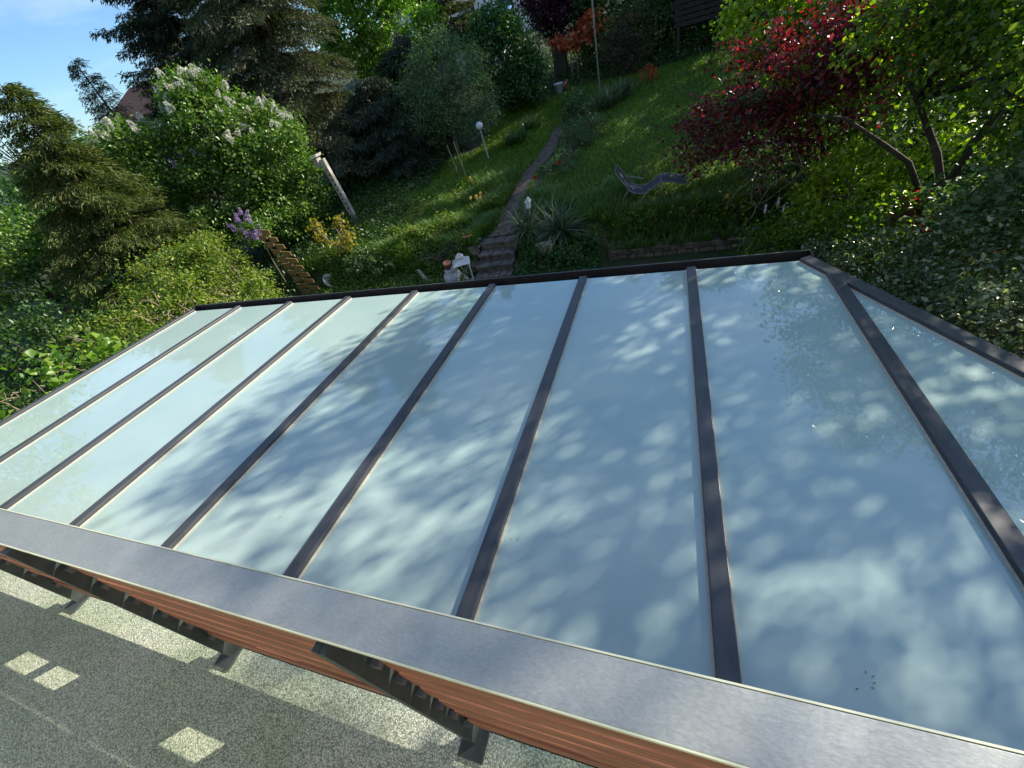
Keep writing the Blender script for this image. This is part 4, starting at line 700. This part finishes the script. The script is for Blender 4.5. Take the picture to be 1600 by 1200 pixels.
for sg in (-1, 1):
    for (xa, za, xb) in [(-.6, .32, -.82), (-.12, .32, -.4), (.0, .4, .22)]:
        mb = MB(); mb.tube([(xa - .25, yo(xa) + sg * Wd / 2, g0 + za), (xb - .25, yo(xb) + sg * (Wd / 2 + .02), g0 + .01)], .012, 6); mb.build('leg', 'frame_grey', t)
    mb = MB(); mb.tube([(-.92, yo(-.85) + sg * (Wd / 2 + .03), g0 + .46), (-.8, yo(-.5) + sg * (Wd / 2 + .04), g0 + .44), (-.55, yo(-.3) + sg * (Wd / 2 + .04), g0 + .36)], .014, 6); mb.build('armrest', 'frame_grey', t)
# hanging shells below the maple
for i, (x, y, z) in enumerate([(1.72, 8.75, .78), (1.9, 8.7, .9), (2.02, 8.75, .74), (2.2, 8.7, .9)]):
    t = thing('hanging_ornament', ['leftmost of the four white ornaments hanging below the red maple', 'second from left white ornament hanging below the red maple', 'third from left white ornament hanging below the red maple', 'rightmost white ornament hanging below the red maple'][i], 'ornament', (x, y, z), 'white ornaments hanging below the red maple'); mb = MB()
    mb.lathe([(0, .07), (.02, .055), (.028, .03), (.018, .0), (.03, -.03), (.02, -.09), (0, -.12)], 8, (x, y, z)); mb.build('body', 'white_metal', t, True); mb = MB(); mb.tube([(x, y, z + .07), (x, y, z + .25)], .003, 4); mb.build('string', 'twig', t)
mb = MB()
for i in range(26):
    p = Vector((random.uniform(1.3, 2.6), random.uniform(8.6, 9.2), random.uniform(.9, 1.9))); pts = [p]; d = Vector((random.uniform(-.3, .3), random.uniform(-.2, .1), -.3))
    for j in range(6): pts.append(pts[-1] + d * .3); d += Vector((random.uniform(-.2, .2), random.uniform(-.15, .15), random.uniform(-.1, .14)))
    mb.tube(pts, [.01, .009, .008, .006, .005, .004, .002], 4, False)
tag(mb.build('bare_branches', 'twig'), 'bare curling pale branches hanging below the red maple', 'twigs', kind='stuff')
# debris on the glass: fallen scraps
DB = [(1.18, .62), (1.02, .45), (1.3, .5), (.62, .55), (-.7, .9), (-1.1, 1.3), (1.5, 1.9), (-2.2, .8)]
for x, y in DB:
    d = rdir(5); P = np.array([[x, y, gz(y) + .006]]) + d * [.03, .04, .001]; o = link('bud_scale', leafmesh('bud_scale', P, d * [1, 1, .1], np.array([[0, 0, 1.]] * 5), .012, .005), 'litter'); tag(o, 'tiny brown bud scraps on the frosted glass, ' + ['rightmost near the metal cap', 'lowest ones, close to the metal cap', 'just right of the lowest scraps', 'beside the rafter in the lower right', 'on the middle pane near the cap', 'upper ones on the middle pane', 'on the small triangular pane', 'on a sunlit pane to the left'][DB.index((x, y))], 'debris', 'scraps on the glass')
n = 240; xx = rng.uniform(XL, 1.1, n); P = np.stack([xx, YG + rng.uniform(.02, .1, n), gz(YG) - .115 + 0 * xx], 1)
tag(link('gutter_litter', leafmesh('gutter_litter', P, rdir(n) * [1, 1, .2], rdir(n) * .3 + [0, 0, 1], .05, .025), 'litter'), 'dry leaf litter lying in the black gutter', 'leaf litter', kind='stuff')
P = np.array([[-.98, -.1, FL + .012]]); o = link('dead_leaf', leafmesh('dead_leaf', P, np.array([[.5, -.8, .1]]), np.array([[0, 0, 1.]]), .035, .02), 'litter'); tag(o, 'single curled dead leaf on the terrace floor', 'leaf')

# ------------------------------------------------------------ houses beyond
def house(label, x0, x1, y0, y1, z0, z1, rz, wall, roofm, wins, slope=(0, 1), chim=None):
    t = thing('house', label, 'house', ((x0 + x1) / 2, y0, z0)); mb = MB(); mb.box(x0, x1, y0, y1, z0, z1); mb.build('wall', wall, t); o = .5
    mb = MB(); ym = (y0 + y1) / 2; mb.add([(x0 - o, y0 - o, z1), (x1 + o, y0 - o, z1), (x1 - 1.5, ym, rz), (x0 + 1.5, ym, rz), (x1 + o, y1 + o, z1), (x0 - o, y1 + o, z1), (x0 - o, y0 - o, z1 - .12), (x1 + o, y0 - o, z1 - .12), (x1 + o, y1 + o, z1 - .12), (x0 - o, y1 + o, z1 - .12)], [(0, 1, 2, 3), (1, 4, 2), (4, 5, 3, 2), (5, 0, 3), (6, 7, 1, 0), (7, 8, 4, 1), (9, 6, 0, 5), (8, 9, 5, 4), (9, 8, 7, 6)]); rf = mb.build('roof', roofm, t)
    if chim: mb = MB(); mb.box(chim[0] - .35, chim[0] + .35, ym - .35, ym + .35, z1, rz + 1); mb.build('chimney', 'white_wall', rf)
    for (a, z) in wins:
        mb = MB(); mb.box(a, a + 1.1, y0 - .03, y0 - .002, z, z + 1.3); wd = mb.build('window', 'white_metal', t); mb = MB(); mb.box(a + .08, a + 1.02, y0 - .04, y0 - .031, z + .08, z + 1.22); mb.build('pane', 'dark_glass', wd)
house('house with a brown tiled roof behind the lilac', -47, -38.5, 30, 38, 2.2, 6.0, 8.6, 'white_wall', 'roof_tile', [(-45, 4), (-42, 4)])
house('white house partly visible above the grey-green tree', -18, -6.5, 33, 42, 3.6, 7.2, 9.5, 'white_wall', 'roof_tile', [(-12.5, 5.0), (-10, 5.0)])
house('white house glimpsed through the spruce at the far left', -54, -41, 10, 16, .5, 3.6, 6.0, 'white_wall', 'roof_tile', [(-51, 1.6), (-46, 1.6)])
t = thing('garden_shed', 'blue-roofed white shed in front of the white house', 'shed', (-9.9, 27, 2.6)); mb = MB(); mb.box(-11.2, -8.4, 27, 29, 2.3, 4.6); mb.build('wall', 'white_wall', t); mb = MB(); mb.hexa([(-11.5, 26.7, 4.6), (-8.1, 26.7, 4.6), (-8.1, 29.3, 5.3), (-11.5, 29.3, 5.3), (-11.5, 26.7, 4.68), (-8.1, 26.7, 4.68), (-8.1, 29.3, 5.38), (-11.5, 29.3, 5.38)]); mb.build('roof', 'blue_tarp', t)
